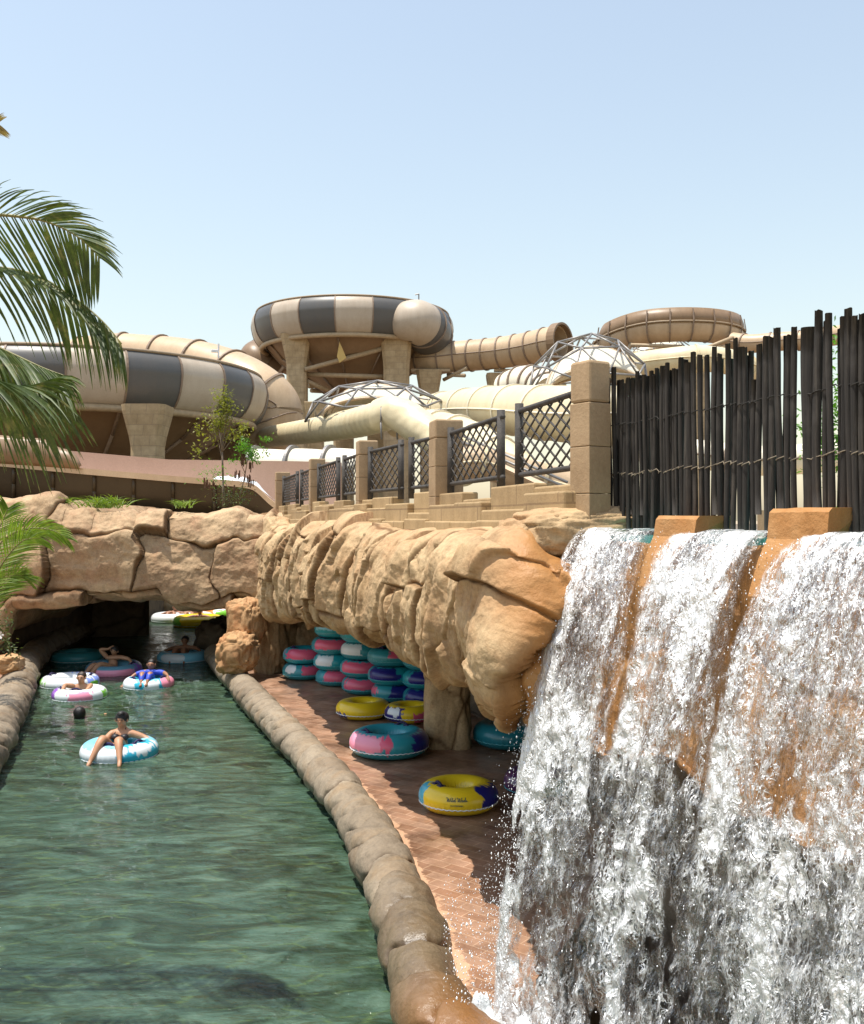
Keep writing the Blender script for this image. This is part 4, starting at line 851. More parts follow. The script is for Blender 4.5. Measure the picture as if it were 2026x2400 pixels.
def bowl(name, cx_, cy_, R, zt_, zb_, nb_, phase, mats, label, cone=True, inset=.34):
    e = empty(name, (cx_, cy_, 2.4)); tag(e, label, 'water slide', 'bowl slides behind the bridge'); h = zt_ - zb_
    prof = [(R - .95, zb_ - .02), (R - .62, zb_ + .02), (R - .36, zb_ + .12 * h), (R - .13, zb_ + .32 * h), (R - .02, zb_ + .55 * h), (R, zb_ + .68 * h), (R - .10, zb_ + .86 * h), (R - inset, zt_), (R - inset - .12, zt_), (R - inset - .05, zb_ + .7 * h), (R - .9, zb_ + .3 * h), (R - 1.6, zb_ + .05 * h)]
    pr_ = catmull([(a, b, 0) for a, b in prof], 46)[:, :2]; nA = nb_ * 8; a = np.arange(nA) * 2 * np.pi / nA + phase; K = len(pr_)
    V = np.stack([cx_ + np.sin(a)[:, None] * pr_[None, :, 0], cy_ - np.cos(a)[:, None] * pr_[None, :, 0], np.broadcast_to(pr_[None, :, 1], (nA, K))], -1)
    Fc = gfaces(nA, K, cu=True); mi = (Fc[:, 0] // K // 8) % 2
    mk('bowl_ring', V.reshape(-1, 3), Fc, [M[mats[0]], M[mats[1]]], e, True, midx=mi)
    for rr, zz_, tt_, mt in ((R - inset + .02, zt_ + .03, .06, 'rim'), (R - .66, zb_ - .10, .15, 'beam')):
        c_ = np.stack([cx_ + np.sin(a) * rr, cy_ - np.cos(a) * rr, a * 0 + zz_], -1); v_, _ = sweep(np.vstack([c_, c_[:1]]), tt_, 8); mk('rim' if mt == 'rim' else 'ring_beam', v_.reshape(-1, 3), gfaces(len(c_) + 1, 8, cv=True), M[mt], e)
    for k in range(nb_):            # bolted joints between panels
        t_ = phase + k * 2 * math.pi / nb_; pr2 = pr_[2:30:2]; V = []
        for rr, zz_ in pr2:
            for du, dr in ((-.035, -.02), (-.035, .045), (.035, .045), (.035, -.02)):
                V.append((cx_ + math.sin(t_) * (rr + dr) + math.cos(t_) * du, cy_ - math.cos(t_) * (rr + dr) + math.sin(t_) * du, zz_))
        mk('panel_joint', V, [tuple(f) for f in gfaces(len(pr2), 4, cv=True)], M['rib'], e, False)
    if cone:
        pc_ = [(R - 1.0, zb_ + .02), (R * .72, zb_ - .9), (R * .45, zb_ - 2.1), (R * .22, zb_ - 3.1), (.8, zb_ - 3.8), (.8, zb_ - 4.6)]; nc = 96; a = np.arange(nc) * 2 * np.pi / nc
        V = np.stack([cx_ + np.sin(a)[:, None] * np.array(pc_)[None, :, 0], cy_ - np.cos(a)[:, None] * np.array(pc_)[None, :, 0], np.broadcast_to(np.array(pc_)[None, :, 1], (nc, len(pc_)))], -1)
        mk('cone_floor', V.reshape(-1, 3), gfaces(nc, len(pc_), cu=True), M['tan_dark'], e)
        for k in range(12):
            t_ = phase + k * math.pi / 6; b = MB()
            for (r0, z0), (r1_, z1) in zip(pc_[:-2], pc_[1:-1]): b.rod((cx_ + math.sin(t_) * r0, cy_ - math.cos(t_) * r0, z0 - .04), (cx_ + math.sin(t_) * r1_, cy_ - math.cos(t_) * r1_, z1 - .04), .07, 6)
            b.build('cone_flange', M['rib'], e, True)
    return e
def beams(e, lst, r=.13, mat='beam'):
    for a, b_ in lst:
        m_ = MB(); m_.rod(P(*a), P(*b_), r, 8); m_.build('brace', M[mat], e, True)
# bowl 1 (near left)
e = bowl('bowl_slide', -15.1, 42.0, 8.0, 9.3, 7.3, 24, R_(1.5), ('band_grey', 'band_light'), 'large grey and tan striped bowl slide at the left, nearest the bridge')
column(e, P(347, 945, 34.9)[:2], 7.2, 1.55, 1.0, 5.7); column(e, P(505, 945, 47)[:2], 7.2, 1.7, 1.1, 5.6); column(e, P(40, 945, 49)[:2], 7.2, 1.6, 1.0, 5.6); column(e, P(-180, 945, 37)[:2], 7.2, 1.5, 1.0, 5.6); column(e, (-17.0, 43.5), 7.0, 1.4, 1.2, 5.6)
beams(e, [((420, 1075, 44), (520, 960, 44)), ((590, 945, 46), (690, 965, 48)), ((590, 950, 46), (690, 1000, 48)), ((560, 1000, 46), (680, 1002, 49)), ((150, 1040, 40), (320, 990, 38)), ((40, 955, 41), (45, 1060, 41))], .12)
b = MB(); b.rod(P(512, 838, 40), P(512, 805, 40), .04, 6); b.build('camera_post', M['white'], e); b = MB(); b.box(P(503, 822, 40), (.28, .14, .12), .2); b.build('camera', M['white'], e, bevel=.02)
pin(e)
slide_tube('enclosed_slide', [(150, 850, 50), (250, 832, 49.5), (340, 838, 49), (440, 852, 48), (530, 880, 47), (600, 920, 46), (636, 965, 46), (610, 1010, 46), (540, 1025, 47), (440, 1020, 48)], [1.05, 1.1, 1.2, 1.35, 1.45, 1.4, 1.2], 'tan', 'fat tan enclosed slide with brown ribs curling behind the near striped bowl', 2.2, ribt=.09)
# bowl 2
e = bowl('bowl_slide', -5.15, 64.0, 6.55, 16.35, 14.2, 18, R_(-5), ('band_light', 'band_grey'), 'grey and tan striped bowl slide high on block columns at the centre')
for px, Yq, zt_, wt_, wn_ in ((697, 60, 14.4, 1.85, 1.2), (930, 60, 14.1, 1.9, 1.55), (806, 71, 14.5, 1.7, 1.4), (885, 71, 14.5, 1.6, 1.4)):
    column(e, P(px, 900, Yq)[:2], zt_, wt_, wn_, zt_ - 1.9)
beams(e, [((715, 866, 59.5), (915, 812, 59.5)), ((715, 877, 60), (905, 883, 60)), ((720, 893, 60), (790, 925, 62)), ((650, 1003, 60), (690, 960, 60)), ((725, 905, 63), (780, 900, 66)), ((830, 868, 66), (868, 870, 66)), ((730, 915, 64), (790, 918, 66)), ((960, 868, 62), (1010, 845, 62)), ((640, 955, 60), (680, 958, 60))], .15)
beams(e, [((755, 865, 68), (800, 845, 68)), ((745, 880, 68), (800, 900, 68))], .1, 'darkmetal')
m_ = MB(); q1, q2, q3, q4 = P(796, 800, 58.5), P(812, 838, 58.5), P(796, 850, 58.5), P(790, 835, 58.5); m_.add([q1, q2, q3, q4] + [(x, y + .1, z) for x, y, z in (q1, q2, q3, q4)], [(3, 2, 1, 0), (4, 5, 6, 7)] + [(i, (i + 1) % 4, 4 + (i + 1) % 4, 4 + i) for i in range(4)]); m_.build('light_patch', M['ochre'], e)  # ochre shape painted in place of light passing under the bowl
m_ = MB(); m_.rod(P(982, 705, 62), P(982, 688, 62), .04, 6); m_.rod(P(982, 688, 62), P(973, 690, 62), .04, 6); m_.build('lamp_pole', M['steel'], e)
pin(e)
slide_tube('enclosed_slide', [(700, 850, 70), (640, 830, 69), (600, 840, 66), (650, 880, 66)], 1.1, 'tan_dark', 'short dark brown slide tube under the left side of the central bowl', 2.5)
# tube hugging the right of bowl 2, then running right
slide_tube('enclosed_slide', [(890, 775, 63.6), (922, 762, 60.9), (950, 753, 59.2), (975, 752, 58.8), (992, 760, 59.3)], [.6, .9, 1.16, 1.28, 1.32], 'band_light', 'light tube section entering the right side of the central striped bowl', None, seam=False)
slide_tube('enclosed_slide', [(982, 755, 59.0), (994, 762, 59.5), (1004, 776, 60.4), (1010, 788, 61.2)], [1.15, 1.36, 1.40, 1.36], 'band_grey', 'dark grey tube section curving at the right of the central striped bowl', 1.4, seam=False)
slide_tube('enclosed_slide', [(1005, 774, 60.5), (1012, 795, 61.6), (1006, 822, 63), (982, 840, 64)], [1.36, 1.32, 1.2, 1.05], 'band_light', 'light tube section turning down at the right of the central striped bowl', 1.5, seam=False)
t2 = slide_tube('enclosed_slide', [(965, 838, 63), (1010, 842, 61.5), (1080, 835, 61), (1160, 828, 60), (1230, 818, 59), (1285, 806, 58), (1312, 802, 57.5)], [1.0, .96, .95, .98, .98], 'tan', 'long tan ribbed slide tube running right from the central bowl, open at its end', 1.02, open_end=True, ribt=.06)
for px, Yq, zt_, wt_, wn_ in ((1006, 61, 12.35, 1.6, 1.1), (1168, 60.5, 12.1, 1.45, .95)):
    column(t2, P(px, 900, Yq)[:2], zt_, wt_, wn_, zt_ - 1.8)
b = MB(); b.box(P(1010, 868, 60.6), (2.4, .3, .16)); b.build('saddle', M['beam'], t2); b = MB(); b.box(P(1195, 868, 60), (1.9, .3, .16)); b.build('saddle', M['beam'], t2)
beams(t2, [((1040, 890, 61), (1095, 862, 60)), ((1050, 878, 61), (1090, 880, 60)), ((980, 838, 62), (960, 870, 62))], .12)
b = MB(); v_, f_ = torus_ring(P(1313, 802, 57.4), Vector(P(1312, 802, 57.5)) - Vector(P(1285, 806, 58)), 1.15, .5, .12, 30); b.add(v_, f_); b.build('mouth_flange', M['tan_dark'], t2)
pin(t2)
# bowl 3: tan half pipe ring high at the right
e = empty('curved_slide', P(1560, 900, 70)); tag(e, 'tan curved slide trough high on a block pillar at the upper right', 'water slide')
cx3, cy3 = P(1566, 0, 71.5)[:2]; aa = np.linspace(R_(-98), R_(97), 130); Rr = 4.45
zc = 15.95 + .55 * ss(aa, R_(-95), R_(-20)) - .0 * aa
for nm_, prof_, mt, tap in (('lower_trough', [(-.95, 0), (-.90, -.45), (-.6, -.95), (-.1, -1.2), (.4, -1.1), (.72, -.7), (.85, -.2), (.85, 0), (.78, 0), (.6, -.6), (.0, -1.05), (-.55, -.8), (-.85, -.3), (-.88, 0)], 'tan', False), ('raised_side_wall', [(.85, .0), (.93, .05), (.88, .5), (.72, 1.0), (.66, 1.0), (.78, .5)], 'tan_dark', True)):
    K = len(prof_); V = np.zeros((130, K, 3))
    for j, (o_, z_) in enumerate(prof_):
        hh = (ss(aa, R_(-97), R_(-70)) * (1 - .35 * ss(aa, R_(60), R_(97)))) if tap else 1
        V[:, j] = np.stack([cx3 + np.sin(aa) * (Rr + o_), cy3 - np.cos(aa) * (Rr + o_), zc + z_ * hh], -1)
    mk(nm_, V.reshape(-1, 3), [tuple(f) for f in gfaces(130, K, cv=True)] + [tuple(range(K)), tuple(range(130 * K - 1, 129 * K - 1, -1))], M[mt], e)
for k in range(2, 126, 11):
    V = []
    for o_, z_ in ((.85, .9 if k > 12 else .3), (.98, .1), (.93, -.2), (.8, -.72), (.45, -1.14), (-.1, -1.25), (-.62, -1.0)):
        for da, dr in ((-.008, -.02), (-.008, .05), (.008, .05), (.008, -.02)):
            a_ = aa[k] + da; V.append((cx3 + math.sin(a_) * (Rr + o_ + dr), cy3 - math.cos(a_) * (Rr + o_ + dr), zc[k] + z_))
    mk('rib', V, [tuple(f) for f in gfaces(7, 4, cv=True)], M['rib'], e, False)
c_ = np.stack([cx3 + np.sin(aa) * (Rr + .93), cy3 - np.cos(aa) * (Rr + .93), zc + .04], -1); v_, _ = sweep(c_, .07, 6); mk('flange', v_.reshape(-1, 3), gfaces(130, 6, cv=True), M['rim'], e)
column(e, P(1632, 800, 67.5)[:2], 14.75, 1.75, 1.45, 13.2)
beams(e, [((1480, 808, 67), (1600, 812, 67)), ((1480, 803, 68), (1470, 830, 68)), ((1650, 818, 66), (1720, 790, 66)), ((1655, 825, 66), (1700, 812, 66))], .13)
pin(e)
slide_tube('open_slide', [(1718, 800, 67), (1760, 805, 66), (1830, 800, 65), (1900, 795, 64), (2060, 770, 60)], .62, 'tan', 'tan slide leading off to the right behind the pole fence tops', 1.8)
slide_tube('enclosed_slide', [(1430, 872, 50), (1480, 858, 49), (1560, 846, 47.5), (1640, 840, 47), (1710, 848, 47.5), (1760, 868, 49), (1780, 900, 52)], .62, 'cream', 'thin cream slide arcing behind the pole fence', 3.2, 'cream')
# big cream tube behind the railing
slide_tube('enclosed_slide', [(930, 985, 44), (1010, 968, 42), (1100, 960, 38), (1190, 960, 34), (1290, 968, 30.5), (1400, 975, 28.5), (1520, 975, 28)], [.78, .8, .84, .86, .88], 'cream', 'big cream enclosed slide behind the lattice fence', 2.6, 'white_cream', ribt=.05)
slide_tube('enclosed_slide', [(1190, 915, 47), (1230, 900, 46), (1270, 905, 45), (1290, 925, 44)], .85, 'white_cream', 'short white ribbed slide bend left of the domed frame', .7, 'rib', seam=False)
# canvas covered tube with sleeve
slide_tube('covered_slide', [(470, 1062, 52), (560, 1040, 48), (640, 1023, 44), (740, 1008, 40), (840, 990, 36.5), (905, 972, 34.5)], [.40, .43, .46, .50, .54, .54], 'cream', 'cream corrugated slide tube rising to the right above the white arches', None, seam=False, bulge=.42)
slide_tube('covered_slide', [(885, 975, 34), (925, 968, 33.6), (975, 995, 33), (1040, 1045, 32), (1100, 1110, 31)], [.56, .6, .6, .5, .5], 'cream', 'cream canvas sleeve draped over the bend of the corrugated slide', None, seam=False, wrinkle=.09)
e = empty('hoop_frame', P(900, 1020, 33.5)); tag(e, 'steel hoop frame holding the canvas sleeve of the cream slide', 'frame')
for px in (893, 930):
    b = MB(); pts_ = [P(px + 2, 1030, 33.3), P(px, 990, 33.2), P(px + 1, 955, 33.2), P(px + 10, 945, 33.4), P(px + 45, 946, 34), P(px + 75, 955, 34.4)]
    for a, c in zip(pts_[:-1], pts_[1:]): b.rod(a, c, .035, 6)
    b.build('hoop', M['steel'], e, True)
pin(e)
slide_tube('enclosed_slide', [(1010, 1000, 36), (1080, 1020, 33), (1150, 1060, 30), (1230, 1120, 28), (1300, 1190, 27)], .62, 'cream', 'cream slide descending to the right behind the lattice fence', 2.0, 'white_cream', seam=False)
slide_tube('enclosed_slide', [(1060, 1090, 25), (1130, 1085, 25), (1220, 1110, 25), (1330, 1140, 25), (1420, 1160, 25)], .42, 'tan', 'low tan slide behind the near lattice fence', 1.6, 'cream')
slide_tube('enclosed_slide', [(1400, 1040, 38), (1520, 1050, 38), (1640, 1065, 37), (1800, 1080, 36), (2050, 1060, 35)], .55, 'white_cream', 'white slide glimpsed low through the pole fence', 2.0, 'rib')
e = empty('steel_stair', P(1180, 1180, 24)); tag(e, 'sloping steel stair with rails behind the lattice fence', 'stair')
for dy in (0, 14, 30):
    b = MB(); b.rod(P(1060, 1010 + dy, 26), P(1330, 1130 + dy, 23), .035, 6); b.build('rail', M['steel'], e, True)
b = MB(); b.rod(P(1080, 1045, 25.8), P(1330, 1165, 23), .1, 4); b.build('stringer', M['tan'], e)
pin(e)
# low white half-round covers with arch ribs
e = empty('arched_cover', P(590, 1095, 33)); tag(e, 'row of low white arched slide covers with grey brown ribs', 'slide cover')
for k, (p0, p1) in enumerate((((600, 1098, 34), (690, 1098, 33.6)), ((688, 1098, 33.4), (770, 1098, 33)), ((775, 1098, 32.8), (850, 1098, 32.4)))):
    a, c = np.array(P(*p0)), np.array(P(*p1)); pa = np.linspace(a, c, 14); rr = .68 * (1 - .10 * np.linspace(0, 1, 14) ** 2); v_, _ = sweep(pa, rr, 30, arc=(0, math.pi)); o = mk('cover', v_.reshape(-1, 3), gfaces(14, 30), M['white_cream'], e)
    md = o.modifiers.new('t', 'SOLIDIFY'); md.thickness = .04
    v_, f_ = torus_ring(a, c - a, .80, .10, .15, 26, (0, math.pi)); mk('arch_rib', v_, f_, M['steel'], e, False)
pin(e)
# open trough in front of the bowls
e = empty('open_slide', P(300, 1130, 27)); tag(e, 'long open brown trough slide with pinkish inside wall running above the rock bridge', 'water slide')
pxs = np.linspace(-320, 800, 220); yn = np.interp(pxs, [-320, 0, 187, 397, 556, 595, 612, 630, 651, 800], [1058, 1079, 1097, 1115, 1127, 1133, 1147, 1166, 1182, 1210]); yf = np.interp(pxs, [-320, 123, 397, 700, 800], [1030, 1053, 1077, 1081, 1084])
yn = smooth1(yn.copy(), 4); Yn = 26.6; Yf = 28.6; V = np.zeros((220, 17, 3))
X_ = (pxs - HX) / F * Yn; zn = CH + (HY - yn) / F * Yn; zf = CH + (HY - yf) / F * Yf; Xf = (pxs - HX) / F * Yf; sag = 1.15
for j, (t_, z_, o_) in enumerate([(-.07, 0, 0), (-.07, -.14, 0), (0.0, -.14, 0), (.05, -.5, 0), (.2, -.9, 0), (.5, -1.08, 0), (.8, -.9, 0), (1.0, -.5, 0), (1.08, 0, 1), (1.0, 0, 1), (.95, -.38, 0), (.78, -.80, 0), (.5, -.95, 0), (.22, -.8, 0), (.1, -.4, 0), (.04, -.02, 0), (.0, .0, 0)]):
    bl = np.clip(t_, 0, 1); top_ = zn * (1 - bl) + zf * bl; zz_ = top_ + z_ * sag
    if 0 < j < 8 or 9 < j < 16: zz_ = np.minimum(zn, zf)[...] * (1 - bl * .25) + bl * .25 * zf + z_ * sag
    V[:, j] = np.stack([X_ * (1 - bl) + Xf * bl, Yn + (Yf - Yn) * t_ + 0 * X_, zz_], -1)
Fc = gfaces(220, 17, cv=True); jj = Fc[:, 0] % 17; mi = np.where((jj <= 1) | (jj >= 14), 1, np.where(jj <= 6, 0, np.where(jj == 8, 1, 2)))
o = mk('trough', V.reshape(-1, 3), Fc, [M['hull'], M['tan'], M['pinkish']], e, True, midx=mi)
md = o.modifiers.new('es', 'EDGE_SPLIT'); md.split_angle = R_(50)
for px in range(-250, 560, 94):
    i = int(np.argmin(abs(pxs - px))); b = MB()
    for j in range(2, 6): b.rod(V[i, j] + np.array([0, -.02, 0]), V[i, j + 1] + np.array([0, -.02, -.02]), .05, 6)
    b.build('hull_joint', M['hull'], e, True)
nq = 60; tpx = np.linspace(-320, 187, nq); ty = np.interp(tpx, [-320, 0, 100, 112, 140, 165, 178, 187], [1000, 1023, 1031, 1036, 1054, 1058, 1075, 1093]); by = np.interp(tpx, [-320, 187], [1062, 1096]); V = []
for x, a, c in zip(tpx, ty, by):
    for f in np.linspace(0, 1, 8): V.append(P(x, a + (c - a) * f, 26.5 - .16 * math.sin(math.pi * f)))
o = mk('side_guard', V, gfaces(nq, 8), M['tan_dark'], e); md = o.modifiers.new('t', 'SOLIDIFY'); md.thickness = .06
b = MB(); b.rod(P(580, 1200, 27.4), P(580, 1132, 27.4), .06, 8); b.build('support_post', M['darkmetal'], e, True)
pin(e)
# splash in the trough
nn_ = 70; u = np.linspace(0, 1, nn_); V = []
for a in u:
    for c in np.linspace(0, 1, 26):
        px = 455 + 200 * a; py = np.interp(px, [455, 560, 600, 640, 660], [1120, 1118, 1130, 1160, 1178]); hgt = .13 * math.sin(math.pi * min(1, a * 1.1)) * (1 - c) * c * 4
        q = np.array(P(px, py + 2, 27.0 + c * .9)); q[2] += (hgt * (.5 + 1.1 * abs(float(fbm(np.array([px * .045, c * 4, 3.0]), 3, 6))) * 1.6) - .08); V.append(q)
tag(mk('splash', V, gfaces(nn_, 26), bpy.data.materials['white churning foam']), 'white splash in the bend of the open trough slide', 'splash', kind='stuff')
# space-frame domes
import bmesh
def dome(c, rx, rz, sub, cut, label, shell):
    e = empty('dome_frame', (c[0], c[1], c[2])); tag(e, label, 'dome frame', 'triangulated steel domes over the slides')
    bm = bmesh.new(); bmesh.ops.create_icosphere(bm, subdivisions=sub, radius=1.0); b = MB()
    rot = Matrix.Rotation(.35, 3, 'X') @ Matrix.Rotation(.5, 3, 'Z')
    for ed_ in bm.edges:
        p, q_ = [rot @ v_.co for v_ in ed_.verts]
        if p.z > cut and q_.z > cut: b.rod((c[0] + p.x * rx, c[1] + p.y * rx, c[2] + p.z * rz), (c[0] + q_.x * rx, c[1] + q_.y * rx, c[2] + q_.z * rz), .045, 6)
    bm.free(); b.build('frame', M['steel'], e, True)
    s_ = shell; nU, nW = 40, 22; U, W = np.meshgrid(np.linspace(0, math.pi, nU), np.linspace(0, 1, nW), indexing='ij')
    a_ = (W - .5) * R_(s_['ang']); rr = s_['r']
    # arched hood: half tube bent over, with open face
    X_ = c[0] + s_['dx'] + np.cos(U) * rr * (1.0) ; Yq = c[1] + np.sin(a_) * rr * .9; Z_ = c[2] + s_['dz'] + np.sin(U) * rr * s_['hz'] * np.cos(a_)
    o = mk('hood', np.stack([X_, Yq, Z_], -1).reshape(-1, 3), gfaces(nU, nW), M['white_cream'], e); md = o.modifiers.new('t', 'SOLIDIFY'); md.thickness = .06
    for kk in (0, .33, .66, 1.0):
        a0 = (kk - .5) * R_(s_['ang']); pts_ = np.stack([c[0] + s_['dx'] + np.cos(np.linspace(0, math.pi, 24)) * (rr + .04), np.full(24, c[1] + math.sin(a0) * rr * .9), c[2] + s_['dz'] + np.sin(np.linspace(0, math.pi, 24)) * (rr + .04) * s_['hz'] * math.cos(a0)], -1)
        v_, _ = sweep(pts_, .06, 6); mk('hood_rib', v_.reshape(-1, 3), gfaces(24, 6, cv=True), M['tan'], e)
    pin(e); return e
dome(P(888, 985, 39.5), 2.95, 1.55, 3 if False else 2, -.12, 'flat triangulated steel dome below the central striped bowl', dict(dx=-.1, dz=0, r=1.95, hz=.72, ang=120))
dome(P(1380, 925, 41), 2.6, 2.55, 2, -.15, 'tall triangulated steel dome left of the tan curved slide', dict(dx=.2, dz=-.2, r=2.0, hz=1.1, ang=120))
dome(P(1545, 850, 80), 3.0, 2.4, 2, -.2, 'distant triangulated dome under the tan curved slide', dict(dx=0, dz=-.2, r=2.4, hz=.9, ang=120))
b = MB(); b.box(P(741, 966, 43), (.72, .7, .85), 0, 0, (1.35, 1.3)); b.box((P(741, 966, 43)[0], 43, 3.9), (.66, .64, 7.2 - .0 if False else 6.6)); o = b.build('stone_hopper', M['blockcol'], bevel=.04); tag(o, 'block shaped tan column head at the left of the flat steel dome', 'column')
# ------------------------------------------------------------------ inflatable tubes
TEAL = (.035, .30, .36); PINK = (.78, .12, .22); NAVY = (.018, .020, .22); WHT = (.78, .82, .84); YEL = (.88, .62, .02); CYA = (.03, .42, .60); LBL = (.25, .62, .80); PUR = (.30, .12, .52); GRN = (.22, .60, .05); LPK = (.85, .30, .42); ORG = (.85, .25, .03)
_tc = {}
def tube_mesh(R, r, base, patches, seed):
    nA, nB = 200, 44; a = np.linspace(-180, 180, nA, endpoint=False); b = np.linspace(-180, 180, nB, endpoint=False)
    A, B = np.meshgrid(a, b, indexing='ij'); ar, br_ = np.radians(A), np.radians(B)
    fl = 1 + .018 * np.sin(ar * 44) * np.exp(-((B + 22) / 22) ** 2) + .01 * np.sin(ar * 30) * np.exp(-((np.abs(B) - 165) / 25) ** 2)
    rr = r * fl; x = (R + rr * np.cos(br_)) ; V = np.stack([np.sin(ar) * x, -np.cos(ar) * x, rr * .93 * np.sin(br_) + r * .93], -1)
    C = np.zeros((nA, nB, 3)); C[:] = base; n1_ = fbm(np.stack([np.sin(ar) * 5, np.cos(ar) * 5, B / 16], -1), 3, seed); n2_ = vn(np.stack([A / 4.5, B * 0, B * 0], -1), seed + 3)
    for (a0, a1, b0, b1, col, rag) in patches:
        ac, aw, bc, bw = (a0 + a1) / 2, (a1 - a0) / 2, (b0 + b1) / 2, (b1 - b0) / 2; da = np.abs((A - ac + 180) % 360 - 180) / aw; db = np.abs(B - bc) / bw
        if rag == 0: mk_ = (da ** 3.5 + db ** 3.5 + .05 * n1_) < 1
        elif rag == 1: mk_ = (np.maximum(da, db) + .22 * n1_ + .22 * n2_ * (B > bc)) < 1
        else: mk_ = ((da ** 2 + db ** 2) ** .5 + .55 * n2_ + .3 * n1_) < .95
        C[mk_] = col
    return V, C, nA, nB
def tube(name, loc, R, r, base, patches, seed, label, group=None, rz=0.0, seam='seam', handles=(-75, 105), tiltx=0.0, cat='inner tube', src=None):
    e = empty(name, loc, rz); e.rotation_euler = (tiltx, 0, rz); tag(e, label, cat, group)
    V, C, nA, nB = tube_mesh(R, r, base, patches, seed); mk('ring', V.reshape(-1, 3), gfaces(nA, nB, cu=True, cv=True)[:, ::-1], M['vinyl'], e, cols=C.reshape(-1, 3))
    a = np.linspace(0, 2 * np.pi, 200); x = R + r * math.cos(R_(-22)) * 1.01; zz_ = r * .93 * (1 + math.sin(R_(-22))) + .004 * np.sin(a * 44)
    p_ = np.stack([np.sin(a) * x, -np.cos(a) * x, zz_], -1); v_, _ = sweep(p_, .007, 6); mk('seam', v_.reshape(-1, 3), gfaces(200, 6, cv=True), M[seam], e)
    for h in handles:
        b = MB(); pts_ = []
        for k in range(9):
            aa_ = R_(h + (k - 4) * 3.2); lift = .030 * math.sin(math.pi * k / 8); bb = R_(95); xx = R + (r + lift) * math.cos(bb); pts_.append((math.sin(aa_) * xx, -math.cos(aa_) * xx, r * .93 + (r + lift) * .93 * math.sin(bb)))
        for p0, p1 in zip(pts_[:-1], pts_[1:]): b.rod(p0, p1, .016, 8)
        for q_ in (pts_[0], pts_[-1]): b.box((q_[0], q_[1], q_[2] - .004), (.07, .07, .016), R_(h))
        b.build('handle', M['strap'], e, True)
    return e
def gp(px, py, z, dz=0.0):
    q = G(px, py, z); return (q[0], q[1], z + dz)
tp_ = [(-70, 40, -22, 88, PINK, 1), (95, 200, -40, 110, NAVY, 2)]
STK = 'inner tubes stacked in the shade under the overhang'
A_ = [(-5, 75, -12, 60, PINK, 1), (-62, -25, 0, 70, WHT, 0)]; B_ = [(-45, 60, -16, 62, PINK, 1)]; C_ = [(-60, -5, -20, 60, WHT, 1), (35, 80, 20, 70, LBL, 0)]; D_ = [(-10, 90, -25, 70, NAVY, 1), (-80, -40, -10, 50, PINK, 2)]; E_ = [(-60, 30, -22, 70, NAVY, 1)]; F_ = [(0, 80, 5, 50, PINK, 1)]
cols_ = [
 ((706, 1596), [(A_, 'bottom teal tube with a white oval, in the leftmost stack'), ([(-40, 75, -18, 62, PINK, 1), (-75, -55, -10, 60, LBL, 0)], 'upper teal tube with a long pink patch, in the leftmost stack')]),
 ((784, 1612), [(B_, 'bottom teal and pink tube of the second stack from the left'), (C_, 'teal tube with a white patch, second from the floor in the second stack'), (B_, 'teal tube with a bright red pink patch, third up in the second stack'), ([(-70, 30, 0, 80, LBL, 1)], 'highest pale blue tube in the second stack, half hidden by the rock')]),
 ((852, 1630), [(B_, 'bottom teal and pink tube of the middle stack'), ([(-75, 30, -18, 62, PINK, 1)], 'teal tube with a wide pink patch, second from the floor in the middle stack'), ([(-75, -5, -20, 66, WHT, 1)], 'teal tube with a wide off white patch, third up in the middle stack'), ([], 'plain teal tube on top of the middle stack')]),
 ((922, 1650), [(D_, 'bottom navy and teal tube of the fourth stack from the left'), (E_, 'navy patched tube, second from the floor in the fourth stack'), (F_, 'teal tube with a dull pink patch, third up in the fourth stack')]),
 ((1000, 1662), [(E_, 'bottom navy tube of the rightmost stack, beside the rock pillar'), (E_, 'navy tube second from the floor in the rightmost stack, beside the rock pillar'), ([(20, 80, -10, 50, PINK, 1)], 'top teal tube in the rightmost stack, beside the rock pillar')])]
sr = random.Random(5)
for ci, ((px, py), lst) in enumerate(cols_):
    base = G(px, py, .25)
    for k, (pt, lb) in enumerate(lst):
        tube('inner_tube', (base[0] + sr.uniform(-.035, .035), base[1] + .34 + sr.uniform(-.04, .04), .255 + k * .285), .245, .152, (.02, .36, .43) if k % 2 else TEAL, pt, 10 + ci * 7 + k, lb, STK, sr.uniform(-.25, .25), 'seam_teal', (-40, 140), sr.uniform(-.03, .03))
tube('inner_tube', gp(852, 1680, .25, .006), .27, .135, YEL, [(-75, -40, -60, 0, NAVY, 2), (50, 80, -60, -5, NAVY, 2)], 3, 'plain yellow inner tube lying on the shaded deck in front of the stacks', None, 0, 'seam', ())
tube('inner_tube', gp(962, 1688, .25, .006), .25, .13, YEL, [(-80, -20, -60, 60, NAVY, 1), (-60, -25, 0, 60, WHT, 2), (10, 50, -60, 20, PINK, 1)], 4, 'yellow, navy and pink inner tube partly behind the rock pillar', None, 0, 'seam', ())
tube('inner_tube', gp(913, 1766, .25, .006), .335, .165, (.035, .33, .40), [(-85, -8, -19, 62, LPK, 1), (-8, 12, -19, 70, PINK, 2), (38, 110, -25, 70, NAVY, 1), (60, 85, -30, 90, NAVY, 2)], 8, 'large teal inner tube with a pink patch lying half in the sun on the deck', None, 0, 'seam', (-62, 150))
yt = tube('inner_tube', gp(1075, 1893, .25, .006), .262, .145, YEL, [(-95, -62, -60, 75, CYA, 1), (35, 92, -22, 68, NAVY, 1), (28, 60, 40, 90, NAVY, 2), (-25, 14, -80, -26, YEL, 0)], 14, 'yellow, navy and cyan inner tube with script lettering beside the waterfall', None, 0, 'seam', (-58,))
